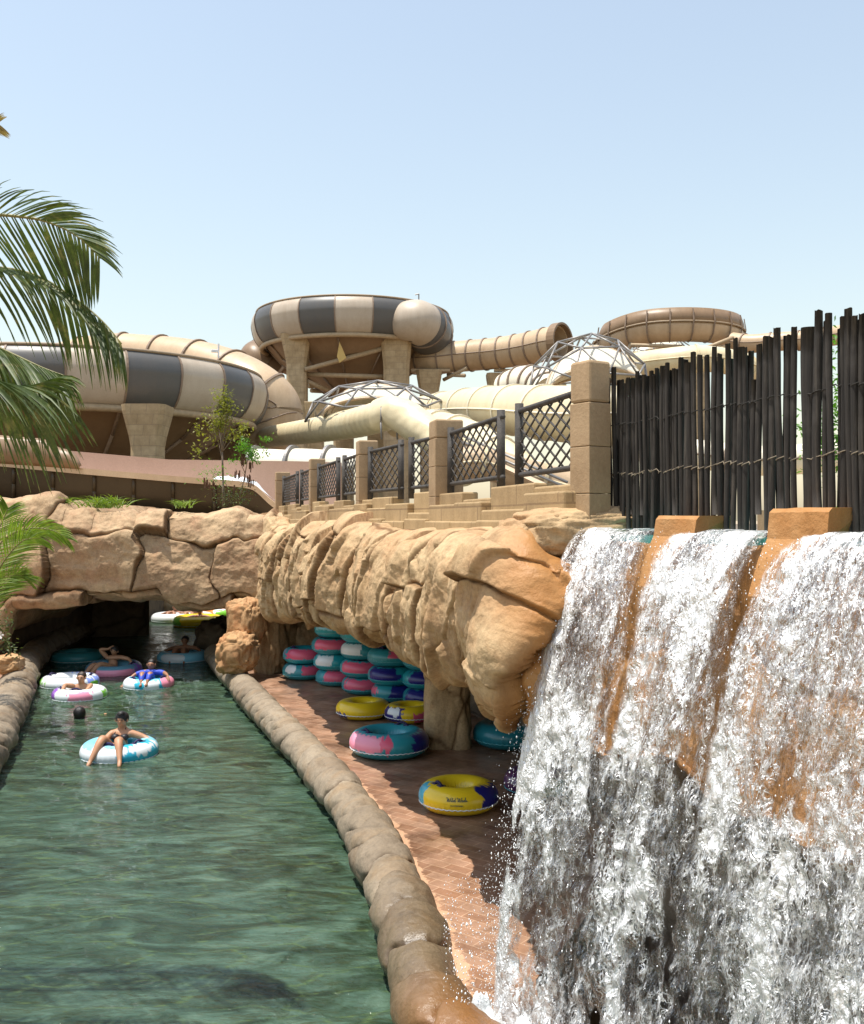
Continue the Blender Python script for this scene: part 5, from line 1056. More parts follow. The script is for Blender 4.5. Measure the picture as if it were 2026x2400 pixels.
# script lettering wrapped on the front of the yellow tube
def wrap_text(body, size, shear, a_c, b_c, parent, R, r, off=.004):
    cu = bpy.data.curves.new('lettering', 'FONT'); cu.body = body; cu.size = size; cu.shear = shear; cu.align_x = 'CENTER'; cu.extrude = .001; cu.offset = .0; cu.resolution_u = 3; cu.space_character = .94
    to = bpy.data.objects.new('tmp', cu); COL.objects.link(to); bpy.context.view_layer.update(); dg = bpy.context.evaluated_depsgraph_get(); me = bpy.data.meshes.new_from_object(to.evaluated_get(dg)); V = np.zeros(len(me.vertices) * 3); me.vertices.foreach_get('co', V); V = V.reshape(-1, 3)
    a = R_(a_c) + V[:, 0] / (R + r * .8); b = R_(b_c) + V[:, 1] / r; rr = r + off + V[:, 2]; x = R + rr * np.cos(b)
    W = np.stack([np.sin(a) * x, -np.cos(a) * x, rr * .93 * np.sin(b) + r * .93], -1); me.vertices.foreach_set('co', W.ravel()); me.materials.clear(); me.materials.append(M['ink']); me.update()
    bpy.data.objects.remove(to); o = bpy.data.objects.new('lettering', me); COL.objects.link(o); o.parent = parent
def script_text(strokes, width, a_c, b_c, parent, R, r, th=.0026):
    for st in strokes:
        pts = catmull([(x, y, 0) for x, y in st], 8 * len(st)); a = R_(a_c) + pts[:, 0] * width / (R + r * .8); b = R_(b_c) + pts[:, 1] * width / r; x = R + (r + .003) * np.cos(b)
        c = np.stack([np.sin(a) * x, -np.cos(a) * x, (r + .003) * .93 * np.sin(b) + r * .93], -1); v_, _ = sweep(c, th, 6); mk('lettering', v_.reshape(-1, 3), gfaces(len(c), 6, cv=True), M['ink'], parent)
SW = [ # "Wild Wadi" in brush script
 [(-.52, .17), (-.46, .19), (-.45, .05), (-.44, .0), (-.40, .12), (-.38, .16), (-.38, .04), (-.36, -.01), (-.31, .10), (-.28, .2), (-.25, .19)],
 [(-.28, .08), (-.28, .02), (-.25, .0), (-.23, .05), (-.20, .2), (-.21, .06), (-.19, .0), (-.16, .03)],
 [(-.10, .08), (-.14, .08), (-.15, .02), (-.12, .0), (-.09, .08), (-.06, .21), (-.08, .05), (-.06, .0), (-.03, .03)],
 [(-.01, .17), (.05, .2), (.05, .05), (.07, .0), (.11, .12), (.13, .17), (.13, .04), (.15, -.01), (.20, .11), (.23, .2), (.27, .19)],
 [(.28, .08), (.24, .09), (.22, .02), (.25, .0), (.29, .07), (.28, .01), (.32, .02)],
 [(.37, .08), (.33, .08), (.32, .02), (.35, .0), (.38, .08), (.42, .22), (.39, .05), (.41, .0), (.45, .05), (.46, .08), (.46, .01), (.50, .02)]]
script_text(SW, .20, -4, 16, yt, .262, .145)
wrap_text('WATERPARK', .021, 0, -4, -3, yt, .262, .145)
# dim tubes deep behind the falling water
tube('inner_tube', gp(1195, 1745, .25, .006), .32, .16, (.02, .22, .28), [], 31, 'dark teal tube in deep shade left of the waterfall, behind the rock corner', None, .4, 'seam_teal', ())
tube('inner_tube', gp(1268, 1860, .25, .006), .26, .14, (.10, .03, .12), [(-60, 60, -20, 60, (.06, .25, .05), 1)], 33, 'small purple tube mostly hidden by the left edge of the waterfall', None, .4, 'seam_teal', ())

# ------------------------------------------------------------------ people
def skin_mesh(name, chains, mat, parent, sub=1, root=0):
    """chains: list of lists of (key,(x,y,z),r); shared keys join"""
    keys = {}; V = []; Rr = []; Ed = []
    for ch in chains:
        prev = None
        for key, co, r in ch:
            if key is None or key not in keys:
                V.append(co); Rr.append(r); i = len(V) - 1
                if key is not None: keys[key] = i
            else: i = keys[key]
            if prev is not None: Ed.append((prev, i))
            prev = i
    me = bpy.data.meshes.new(name); me.from_pydata(V, Ed, []); me.update(); o = bpy.data.objects.new(name, me); COL.objects.link(o)
    if parent: o.parent = parent
    me.materials.append(mat); sm = o.modifiers.new('skin', 'SKIN'); sm.use_smooth_shade = True; sm.branch_smoothing = .4
    for i, r in enumerate(Rr): me.skin_vertices[0].data[i].radius = (r, r); me.skin_vertices[0].data[i].use_root = (i == root)
    s_ = o.modifiers.new('sub', 'SUBSURF'); s_.levels = sub; s_.render_levels = sub
    return o
def lerp(a, b, t): return tuple(a[k] + (b[k] - a[k]) * t for k in range(3))
def person(label, loc, J, skinm, hair, cat='person', group=None, s=1.0, rz=0.0, face=(0, -1, 0), hairstyle='short', name='person', legs=True):
    e = empty(name, loc, rz); tag(e, label, cat, group); ch = []
    pv, chs, nk, hd = J['pelvis'], J['chest'], J['neck'], J['head']
    fv = Vector(face).normalized(); upv = Vector((hd[0] - nk[0], hd[1] - nk[1], hd[2] - nk[2])).normalized()
    H = Vector(hd); crown = tuple(H + upv * .075 * s); low = tuple(H - upv * .06 * s + fv * .014 * s)
    ch.append([('pv', pv, .125 * s), ('sp', lerp(pv, chs, .5), .105 * s), ('ch', chs, .122 * s), ('uc', lerp(chs, nk, .55), .090 * s), ('nk', nk, .050 * s), ('jaw', low, .056 * s), ('hd', tuple(H + fv * .004 * s), .082 * s), ('cr', crown, .052 * s)])
    for k, sg_ in (('l', -1), ('r', 1)):
        sh, el, wr, ha = J['sh' + k], J['el' + k], J['wr' + k], J['ha' + k]
        hv = (Vector(ha) - Vector(wr)); hv = hv.normalized() if hv.length > 0 else Vector((0, -1, 0))
        ch.append([('uc', None, 0), ('sh' + k, sh, .058 * s), (None, lerp(sh, el, .5), .050 * s), ('el' + k, el, .040 * s), (None, lerp(el, wr, .4), .038 * s), ('wr' + k, wr, .022 * s), ('pm' + k, tuple(Vector(wr) + hv * .05 * s), .026 * s)])
        sd_ = hv.cross(Vector((0, 0, 1))); sd_ = sd_.normalized() if sd_.length > .1 else Vector((1, 0, 0)); dn = Vector((0, 0, -1)); pm_ = Vector(wr) + hv * .05 * s
        for f in range(4):
            o_ = (f - 1.5) * .021 * s; ln = (.058, .070, .066, .052)[f] * s; b0 = pm_ + sd_ * o_ + hv * .035 * s
            ch.append([('pm' + k, None, 0), (None, tuple(b0), .0095 * s), (None, tuple(b0 + hv * ln * .5 + dn * .006 * s), .0085 * s), (None, tuple(b0 + hv * ln * .85 + dn * .024 * s), .007 * s)])
        t0 = pm_ + sd_ * (-.028 if k == 'l' else .028) * s - hv * .012 * s
        ch.append([('pm' + k, None, 0), (None, tuple(t0), .010 * s), (None, tuple(t0 + (hv * .035 + sd_ * (-.018 if k == 'l' else .018)) * s), .008 * s)])
        if legs:
            hp, kn, an, to = J['hp' + k], J['kn' + k], J['an' + k], J['to' + k]
            ch.append([('pv', None, 0), ('hp' + k, hp, .095 * s), (None, lerp(hp, kn, .45), .085 * s), ('kn' + k, kn, .062 * s), (None, lerp(kn, an, .3), .060 * s), (None, lerp(kn, an, .7), .042 * s), ('an' + k, an, .028 * s), (None, lerp(an, to, .4), .032 * s), ('to' + k, to, .020 * s)])
    # drop None coords for shared keys already placed
    placed = {}; ch2 = []
    for c in ch:
        c2 = []
        for key, co, r in c:
            if co is None: c2.append((key, placed[key][0], placed[key][1]))
            else:
                c2.append((key, co, r))
                if key: placed[key] = (co, r)
        ch2.append(c2)
    body = skin_mesh('body', ch2, M[skinm], e, 2)
    def el_(nm, c, r3, mat, amp=0.0, n_=20, up=None):
        u = np.linspace(0, 2 * np.pi, n_, endpoint=False); v = np.linspace(.05, np.pi - .05, n_ // 2); U, W = np.meshgrid(u, v, indexing='ij'); D = np.stack([np.cos(U) * np.sin(W), np.sin(U) * np.sin(W), np.cos(W)], -1)
        if amp: D = D * (1 + amp * fbm(D * 4, 3, 5))[..., None]
        return mk(nm, (D * np.array(r3) + np.array(c)).reshape(-1, 3), [tuple(f) for f in gfaces(n_, n_ // 2, cu=True)[:, ::-1]] + [tuple(i * (n_ // 2) for i in range(n_)), tuple((n_ - 1 - i) * (n_ // 2) + n_ // 2 - 1 for i in range(n_))], mat, e)
    sx = fv.cross(upv).normalized()
    for sg_ in (-1, 1):
        el_('eye', tuple(H + fv * .074 * s + sx * sg_ * .030 * s + upv * .012 * s), (.011 * s, .009 * s, .007 * s), M['eye'], 0, 10)
        el_('brow', tuple(H + fv * .076 * s + sx * sg_ * .030 * s + upv * .030 * s), (.017 * s, .008 * s, .004 * s), M['hair'], 0, 10)
        el_('ear', tuple(H + sx * sg_ * .078 * s), (.012 * s, .018 * s, .028 * s), M[skinm], 0, 10)
    el_('nose', tuple(H + fv * .086 * s - upv * .012 * s), (.011 * s, .014 * s, .018 * s), M[skinm], 0, 10)
    el_('mouth', tuple(H + fv * .066 * s - upv * .046 * s), (.021 * s, .012 * s, .006 * s), M['lip'], 0, 10)
    hc = H - fv * .036 * s + upv * .034 * s
    hs = {'short': (.084, .080, .080), 'bun': (.093, .088, .088), 'long': (.096, .096, .1)}[hairstyle]
    el_('hair', tuple(hc), tuple(x * s for x in hs), M[hair], .10, 32)
    if hairstyle == 'bun': el_('hair', tuple(H + upv * .105 * s - fv * .01 * s), (.052 * s, .05 * s, .034 * s), M[hair], .2, 20)
    if hairstyle == 'long':
        el_('hair', tuple(hc - upv * .09 * s - fv * .0 * s), (.086 * s, .06 * s, .11 * s), M[hair], .12, 24)
    e['skinr'] = 0; del e['skinr']
    return e, placed, el_
def suit(e, placed, mat, keys, grow=.011, name='swim_suit'):
    ch = []
    for seq in keys: ch.append([(k_, placed[k_][0], placed[k_][1] + grow) if isinstance(k_, str) else (None, k_[0], k_[1] + grow) for k_ in seq])
    return skin_mesh(name, ch, mat, e, 2)
def lounge(s=1.0, arms='out', knee=.16, spread=.1):
    J = dict(pelvis=(0, .02, .07), chest=(0, .17, .27), neck=(0, .215, .385), head=(.0, .19, .50))
    for k, sg_ in (('l', -1), ('r', 1)):
        J['sh' + k] = (sg_ * .155, .19, .335); J['hp' + k] = (sg_ * .085, -.03, .10); J['kn' + k] = (sg_ * spread, -.34, .36); J['an' + k] = (sg_ * (spread + .07), -.56, .10); J['to' + k] = (sg_ * (spread + .08), -.64, .04)
        J['el' + k] = (sg_ * .33, .12, .31); J['wr' + k] = (sg_ * .45, -.03, .27); J['ha' + k] = (sg_ * .47, -.12, .22)
    return {k_: tuple(x * s for x in v_) for k_, v_ in J.items()}
# 1. woman in front
tw = G(282, 1793, -.02); TWc = (tw[0] * (1 + .5 / tw[1]), tw[1] + .5, -.085)
tube('pool_float', TWc, .36, .155, CYA, [(-110, 12, -19, 85, WHT, 1), (20, 100, 10, 75, WHT, 2), (-120, -30, 40, 120, LBL, 1), (100, 200, -40, 140, LBL, 1), (-15, 15, 40, 120, LBL, 2)], 41, 'white and bright blue float carrying the woman in a black bikini, nearest on the river', None, 0, 'seam', (-6, 62))
J = lounge(.94); J['kn' + 'l'] = (-.10, -.33, .37); J['anl'] = (-.19, -.545, .10); J['tol'] = (-.205, -.62, .045); J['knr'] = (.11, -.33, .35); J['anr'] = (.195, -.545, .10); J['tor'] = (.21, -.62, .045)
J['elr'] = (.31, .17, .26); J['wrr'] = (.43, .10, .22); J['har'] = (.50, .02, .16); J['ell'] = (-.20, .0, .23); J['wrl'] = (-.07, -.10, .24); J['hal'] = (.0, -.14, .22)
J['head'] = (0, .15, .50); J['neck'] = (0, .20, .39)
e, pl, el_ = person('woman in a black bikini reclining on the nearest blue and white float, hair tied up', (TWc[0] - .02, TWc[1], TWc[2] + .02), J, 'skin_a', 'hair', hairstyle='bun')
for sg_ in (-1, 1): el_('bikini_cup', (sg_ * .062, .075, .285), (.056, .055, .046), M['swim_black'], 0, 18)
el_('bikini_bottom', (0, -.02, .085), (.135, .12, .085), M['swim_black'], 0, 20)
b = MB(); b.rod((-.09, .10, .32), (-.045, .17, .39), .007, 6); b.build('strap', M['swim_black'], e); b = MB(); b.rod((.09, .10, .32), (.045, .17, .39), .007, 6); b.build('strap', M['swim_black'], e)
# 2. child in blue
tk = G(350, 1620, -.02); TK = (tk[0] * (1 + .45 / tk[1]), tk[1] + .45, -.075)
tube('pool_float', TK, .335, .14, CYA, [(-110, -15, -19, 85, WHT, 1), (5, 40, -19, 60, WHT, 1), (45, 110, -19, 85, LPK, 0), (-30, 30, 50, 120, LBL, 2), (110, 240, -20, 120, LBL, 1)], 43, 'white, blue and pink float carrying the child in a blue suit', None, 0, 'seam', (-45, 70))
J = lounge(.84, spread=.05); J['anl'] = (-.015, -.45, .13); J['tol'] = (-.03, -.50, .11); J['anr'] = (.085, -.44, .14); J['tor'] = (.08, -.50, .12); J['knl'] = (-.05, -.26, .32); J['knr'] = (.10, -.26, .32)
J['ell'] = (-.29, .08, .24); J['wrl'] = (-.43, -.08, .10); J['hal'] = (-.47, -.13, .06); J['elr'] = (.28, .10, .27); J['wrr'] = (.38, -.06, .24); J['har'] = (.40, -.13, .21)
e, pl, el_ = person('child in a bright blue full swim suit sitting in the white, blue and pink float', (TK[0] + .0, TK[1], TK[2] + .04), J, 'skin_b', 'hair', hairstyle='short')
suit(e, pl, M['suit_blue'], [['pv', 'sp', 'ch', 'uc'], ['uc', 'shl', 'ell'], ['uc', 'shr', 'elr'], ['pv', 'hpl', 'knl', (lerp(J['knl'], J['anl'], .75), .036)], ['pv', 'hpr', 'knr', (lerp(J['knr'], J['anr'], .75), .036)]])
b = MB(); b.rod(lerp(J['ell'], J['wrl'], .86), lerp(J['ell'], J['wrl'], .96), .031, 10); b.build('wristband', M['wrist'], e, True)
# 3. boy leaning on the front float, second float behind
tb = G(188, 1648, -.02); TB = (tb[0] * (1 + .45 / tb[1]), tb[1] + .45, -.07)
tube('pool_float', TB, .335, .14, WHT, [(-110, -42, -19, 75, PUR, 1), (-6, 46, -19, 55, LPK, 1), (75, 110, -40, 40, GRN, 1), (100, 200, 0, 120, (.85, .88, .9), 0)], 47, 'white, purple and pink float the boy leans on', None, 0, 'seam', (8, -60))
tb2 = G(168, 1622, -.02); TB2 = (tb2[0] * (1 + .62 / tb2[1]) - .02, tb2[1] + .62, -.06)
tube('pool_float', TB2, .40, .14, WHT, [(-110, -45, -30, 50, GRN, 2), (-90, -60, -40, 10, GRN, 1), (60, 130, -20, 70, (.25, .35, .85), 2), (120, 200, 20, 120, (.30, .40, .90), 2), (60, 90, -60, 20, GRN, 0)], 48, 'white float with green leaf pattern and blue edge, behind the boy', None, 0, 'seam', (-100, 100))
J = lounge(.84); J['pelvis'] = (0, .22, -.22); J['chest'] = (0, .10, .12); J['neck'] = (0, .06, .255); J['head'] = (.0, .035, .365)
for k, sg_ in (('l', -1), ('r', 1)):
    J['sh' + k] = (sg_ * .13, .05, .215); J['el' + k] = (sg_ * .235, -.12, .26); J['wr' + k] = (sg_ * .20, -.40, .17); J['ha' + k] = (sg_ * .19, -.45, .06); J['hp' + k] = (sg_ * .08, .28, -.26); J['kn' + k] = (sg_ * .1, .1, -.5); J['an' + k] = (sg_ * .1, .3, -.75); J['to' + k] = (sg_ * .1, .2, -.8)
e, pl, el_ = person('smiling boy with short hair draping both arms over the purple and pink float', (TB[0] + .0, TB[1] + .05, TB[2] + .04), J, 'skin_c', 'hair_b', hairstyle='short')
# arm-like limb of someone lying on the back float
J = lounge(.84); e, pl, el_ = person('person lying back low in the white and green float, mostly hidden', (TB2[0] - .02, TB2[1] + .05, TB2[2] - .13), {**J, 'head': (-.02, .30, .17), 'neck': (-.01, .24, .15), 'chest': (0, .15, .12), 'shl': (-.14, .2, .15), 'shr': (.14, .2, .15), 'knl': (-.06, -.28, .24), 'knr': (.05, -.28, .22), 'anl': (-.1, -.3, .06), 'anr': (.08, -.3, .06), 'tol': (-.1, -.36, .04), 'tor': (.08, -.36, .04)}, 'skin_c', 'hair_b')
# 4. swimmer seen from behind
ts = G(187, 1684, 0); J = lounge(.86); J.update(pelvis=(0, 0, -.6), chest=(0, 0, -.28), neck=(0, 0, -.08), head=(0, 0, .06))
for k, sg_ in (('l', -1), ('r', 1)):
    J['sh' + k] = (sg_ * .15, 0, -.14); J['el' + k] = (sg_ * .28, .1, -.10); J['wr' + k] = (sg_ * .30, .28, -.02); J['ha' + k] = (sg_ * .28, .36, .0); J['hp' + k] = (sg_ * .08, 0, -.66); J['kn' + k] = (sg_ * .1, .1, -1.0); J['an' + k] = (sg_ * .1, -.1, -1.1); J['to' + k] = (sg_ * .1, -.15, -1.12)
person('swimmer with dark wet hair seen from behind, only the head above the water', (ts[0], ts[1] + .05, 0), J, 'skin_a', 'hair', face=(0, 1, 0), hairstyle='long')
# 5. adult on the pink float in the tunnel's shade, and other floats in the dark
td = G(268, 1585, 0); TD = (td[0] * (1 + .45 / td[1]), td[1] + .45, -.06)
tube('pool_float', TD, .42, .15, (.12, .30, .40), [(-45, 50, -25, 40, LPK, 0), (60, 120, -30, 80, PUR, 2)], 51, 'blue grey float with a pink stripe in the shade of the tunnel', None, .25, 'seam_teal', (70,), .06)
J = lounge(.95); J.update(head=(.02, .12, .46), wrl=(-.10, .10, .50), hal=(-.02, .12, .56), ell=(-.27, .08, .50), anl=(-.36, -.62, .06), knl=(-.25, -.36, .24), anr=(-.24, -.66, .05), knr=(-.12, -.36, .26), tol=(-.42, -.70, .02), tor=(-.3, -.74, .02))
e, pl, el_ = person('adult reclining in the tunnel shade on the pink striped float, arm over the head', (TD[0] - .05, TD[1], TD[2] + .04), J, 'skin_c', 'hair', hairstyle='short')
el_('shorts', (-.02, -.08, .11), (.15, .17, .10), M['swim_teal'], 0, 18)
def lay(px, py, R, r, base, pat, seed, label, who=None, rz=0.0, sk='skin_b'):
    q = G(px, py, 0); c = (q[0] * (1 + (R + r) / q[1]), q[1] + R + r, -.06); tube('pool_float', c, R, r, base, pat, seed, label, None, rz, 'seam', ())
    if who: 
        e, pl, el_ = person(who, (c[0], c[1], c[2] + .04), lounge(.88), sk, 'hair', hairstyle='short'); el_('shorts', (0, -.04, .09), (.14, .14, .09), M['swim_black'], 0, 16)
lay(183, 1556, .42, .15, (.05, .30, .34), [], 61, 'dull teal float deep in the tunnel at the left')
lay(430, 1556, .42, .15, LBL, [(-60, 0, -20, 60, WHT, 0)], 62, 'light blue float at the right in the tunnel shade', 'person in silhouette on the light blue float in the tunnel', .3)
lay(408, 1462, .5, .18, WHT, [], 63, 'white float just beyond the tunnel, leftmost of the far group', 'far bather on the leftmost white float beyond the tunnel')
lay(450, 1462, .5, .18, WHT, [(-60, 60, -30, 20, ORG, 1)], 64, 'white and orange float beyond the tunnel', 'far bather on the white and orange float')
lay(466, 1473, .55, .2, YEL, [(-90, -30, -20, 60, GRN, 1)], 65, 'yellow float with a green patch beyond the tunnel', 'far bather on the yellow and green float')
lay(522, 1452, .55, .2, WHT, [(-80, -10, -30, 70, ORG, 1), (-5, 40, -30, 60, GRN, 1)], 66, 'white, orange and green float at the right end of the far group', 'far bather on the white, orange and green float')
lay(545, 1440, .55, .2, WHT, [], 67, 'farthest plain white float beyond the tunnel')

# ------------------------------------------------------------------ plants
def frond(parent, ctl, ll, seed, mats, down=.5, upf=.6, n_=70, wd=.018, start=.25, flip=1, fwd=.75, name='frond', rr=.018, droopf=.35):
    rs_ = random.Random(seed); pts_ = catmull(ctl, 120); V = []; Fc = []; mi = []
    v_, _ = sweep(pts_, np.linspace(rr, rr * .2, 120), 6); V += [tuple(x) for x in v_.reshape(-1, 3)]; f0 = gfaces(120, 6, cv=True); Fc += [tuple(f) for f in f0]; mi += [1] * len(f0)
    T_ = np.gradient(pts_, axis=0); T_ /= np.linalg.norm(T_, axis=1)[:, None]
    for k in range(n_):
        f = start + (1 - start) * k / n_; i = int(f * 119); p = Vector(pts_[i]); t = Vector(T_[i]); side = t.cross(Vector((0, 0, 1))); side = side.normalized() if side.length > .05 else Vector((0, 1, 0)); upn = side.cross(t)
        L = ll * (.45 + .75 * math.sin(math.pi * min(1, max(0.05, (f - start * .6) / (1.06 - start * .6))) ** .85)) * rs_.uniform(.85, 1.1)
        for sg_ in (1, -1):
            d = (t * (fwd + rs_.uniform(-.08, .08)) + side * sg_ * .55 + upn * (upf if sg_ > 0 else -down * .8) * flip + Vector((0, 0, -down * .3))).normalized()
            w_ = wd * rs_.uniform(.8, 1.2); ns = 6; b0 = len(V); wv = d.cross(side + upn * rs_.uniform(-.8, .8)).normalized()
            q = p.copy(); dd = d.copy()
            for s_ in range(ns + 1):
                g_ = s_ / ns; ww = w_ * (math.sin(math.pi * min(1, g_ * .85 + .14))) * .9 + .0012
                V.append(tuple(q - wv * ww / 2)); V.append(tuple(q + Vector((0, 0, -.25 * ww)))); V.append(tuple(q + wv * ww / 2))
                dd = (dd + Vector((0, 0, -droopf * g_ * (.35 + .6 * rs_.random())))).normalized(); q = q + dd * (L / ns)
            for s_ in range(ns):
                a_ = b0 + s_ * 3; Fc += [(a_, a_ + 1, a_ + 4, a_ + 3), (a_ + 1, a_ + 2, a_ + 5, a_ + 4)]; mi += [0, 0]
    return mk(name, V, Fc, mats, parent, True, midx=mi)
pe = empty('palm_tree', (-4.75, 6.3, .3)); tag(pe, 'coconut palm whose long fronds reach in from the left edge', 'palm tree')
Yp = 6.2; pp = lambda lst: [P(x, y, Yp + dy) for x, y, dy in lst]; PM = [M['palm'], M['palm_rib']]; PD = [M['palm_dry'], M['palm_dry']]
frond(pe, pp([(-720, 760, 0), (-500, 620, .1), (-250, 530, .1), (-60, 503, .1), (60, 508, .1), (130, 526, .1), (190, 560, .1), (235, 605, .1)]), .54, 1, PM, 1.0, .42, 74, .017, .12, 1, .62, droopf=.2)
frond(pe, pp([(-720, 770, .3), (-480, 660, .4), (-250, 620, .4), (-60, 622, .35), (70, 640, .3), (165, 692, .3), (235, 748, .25), (285, 805, .2)]), .54, 2, PM, 1.0, .12, 72, .018, .12, 1, .72, droopf=.40)
frond(pe, pp([(-720, 780, -.1), (-450, 720, -.3), (-220, 735, -.4), (-60, 790, -.4), (30, 830, -.4), (100, 862, -.4), (150, 880, -.4)]), .56, 3, PM, 1.0, .1, 70, .017, .12, 1, .6, droopf=.55)
frond(pe, pp([(-720, 790, -.2), (-420, 760, -.5), (-200, 800, -.6), (-40, 880, -.6), (50, 905, -.6), (110, 900, -.6)]), .60, 4, PM, .9, .3, 62, .017, .15, 1, .85, droopf=.45)
frond(pe, pp([(-720, 740, .2), (-600, 560, .3), (-420, 400, .3), (-240, 330, .3), (-110, 292, .3), (-45, 283, .3), (-8, 286, .3)]), .18, 5, PD, .5, .5, 80, .010, .15, 1, .9, rr=.02, droopf=.05)
frond(pe, pp([(-720, 750, .5), (-620, 520, 1.2), (-540, 430, 1.9), (-480, 450, 2.4)]), .6, 6, PM, .8, .5, 70, .022, .15)
frond(pe, pp([(-720, 750, -.5), (-900, 560, -.6), (-1100, 500, -.7), (-1300, 560, -.7)]), .6, 7, PM, .8, .5, 70, .022, .15)
frond(pe, pp([(-720, 770, .3), (-920, 680, 1.0), (-1080, 740, 1.6), (-1180, 860, 2.0)]), .6, 8, PM, .8, .3, 70, .022, .15)
pt = catmull([(-4.85, 6.3, .25), (-4.9, 6.32, 1.6), (-4.8, 6.3, 3.0), (-4.68, 6.25, 4.4)], 60); v_, _ = sweep(pt, np.interp(np.arange(60), [0, 8, 59], [.22, .15, .11]) * (1 + .05 * (np.arange(60) % 2)), 16)
mk('trunk', v_.reshape(-1, 3), [tuple(f) for f in gfaces(60, 16, cv=True)] + [tuple(range(59 * 16, 60 * 16))], M['bark'], pe); pin(pe)
# small palm on the left bank
be = empty('small_palm', P(-60, 1500, 14.5)); tag(be, 'small bright green palm at the left edge in front of the rock bridge', 'palm tree'); PG = [M['grass'], M['palm_rib']]
for k, c in enumerate(([(-70, 1560, 0), (-55, 1380, 0), (0, 1275, 0), (60, 1240, 0), (120, 1242, 0), (158, 1262, 0)], [(-70, 1560, 0), (-40, 1420, -.2), (0, 1330, -.4), (50, 1270, -.4), (92, 1262, -.4)], [(-70, 1560, 0), (-60, 1400, .2), (-30, 1290, .4), (5, 1225, .4), (20, 1190, .4)], [(-70, 1560, 0), (-40, 1450, 0), (-10, 1390, 0), (30, 1350, 0), (55, 1350, 0)], [(-70, 1560, 0), (-90, 1380, .2), (-140, 1290, .2), (-200, 1280, .2)], [(-70, 1560, 0), (-110, 1440, -.2), (-180, 1390, -.2)])):
    frond(be, [P(x, y, 14.5 + dy) for x, y, dy in c], .42, 60 + k, PG, .5, .6, 60, .020, .25, 1, .95, rr=.02, droopf=.3)
pin(be)
def leafy(name, c, rad, n_, L, mat, label, cat, stems, seed, extra=None, group=None):
    rs_ = random.Random(seed); e = empty(name, (c[0], c[1], c[2])); tag(e, label, cat, group); V = []; Fc = []
    cl = [(rs_.gauss(0, .42), rs_.gauss(0, .42), rs_.gauss(0, .42)) for _ in range(max(5, n_ // 38))]
    for i in range(n_):
        k = rs_.choice(cl); p = Vector(extra if extra else (0, 0, 0)) + Vector((k[0] * rad[0] + rs_.gauss(0, .17) * rad[0], k[1] * rad[1] + rs_.gauss(0, .17) * rad[1], k[2] * rad[2] + rs_.gauss(0, .15) * rad[2]))
        d = Vector((rs_.uniform(-1, 1), rs_.uniform(-1, 1), rs_.uniform(-.9, .5))).normalized(); w_ = d.cross(Vector((rs_.uniform(-1, 1), rs_.uniform(-1, 1), 1))).normalized() * L * .2; l = L * rs_.uniform(.6, 1.2); b0 = len(V)
        V += [tuple(p), tuple(p + d * l * .45 + w_), tuple(p + d * l + Vector((0, 0, -.1 * l))), tuple(p + d * l * .45 - w_)]; Fc.append((b0, b0 + 1, b0 + 2, b0 + 3))
    mk('foliage' if cat != 'tree' else 'crown', V, Fc, M[mat], e, False)
    b = MB()
    for s_ in stems: 
        for a, q in zip(s_[:-1], s_[1:]): b.rod(a[:3], q[:3], a[3], 6, q[3])
    if stems: b.build('trunk' if cat == 'tree' else 'stem', M['bark'], e, True)
    return e
c0 = P(524, 1188, 22.6); k_ = 22.6 / F
rel = lambda px, py, dy=0: ((px - 524) * k_, dy, (1188 - py) * k_)
st = [[(*rel(524, 1188), .03), (*rel(523, 1120), .026), (*rel(521, 1060), .02), (*rel(515, 1010), .014), (*rel(498, 960), .007)]]
for a, b_ in (((521, 1060), (545, 965)), ((521, 1060), (530, 940)), ((522, 1085), (500, 1000)), ((521, 1060), (560, 1000)), ((522, 1070), (512, 925)), ((530, 1000), (527, 920)), ((515, 1010), (478, 985))): st.append([(*rel(*a), .011), (*rel((a[0] + b_[0]) / 2 + 3, (a[1] + b_[1]) / 2), .008), (*rel(*b_), .004)])
te = leafy('small_tree', c0, (.56, .5, .64), 900, .10, 'tree_leaf', 'slender yellow green tree with several thin stems growing behind the rock bridge', 'tree', st, 5, rel(520, 990))
rs_ = random.Random(8); V = []; Fc = []
for i in range(330):
    q = Vector(rel(527 + rs_.gauss(0, 7), 948 + rs_.gauss(0, 20))) + Vector((0, rs_.gauss(0, .1), 0)); d = Vector((rs_.uniform(-1, 1), rs_.uniform(-1, 1), rs_.uniform(-.5, .8))).normalized(); w_ = d.cross(Vector((0, 0, 1))) * .02; b0 = len(V); V += [tuple(q), tuple(q + d * .05 + w_), tuple(q + d * .1), tuple(q + d * .05 - w_)]; Fc.append((b0, b0 + 1, b0 + 2, b0 + 3))
mk('crown', V, Fc, M['tree_leaf'], te, False)
c1 = P(560, 1180, 22.2); k1 = 22.2 / F; rel1 = lambda px, py, dy=0: ((px - 560) * k1, dy, (1180 - py) * k1)
se = leafy('pinnate_shrub', c1, (.42, .4, .34), 520, .085, 'pinnate', 'feathery bright green shrub with dry brown pods right of the slender tree', 'shrub', [[(*rel1(560, 1180), .015), (*rel1(575, 1110), .012), (*rel1(585, 1050), .008), (*rel1(602, 1040), .004)], [(*rel1(575, 1110), .01), (*rel1(560, 1075), .006)], [(*rel1(560, 1180), .012), (*rel1(520, 1120), .008), (*rel1(495, 1105), .004)]], 9, rel1(590, 1055))
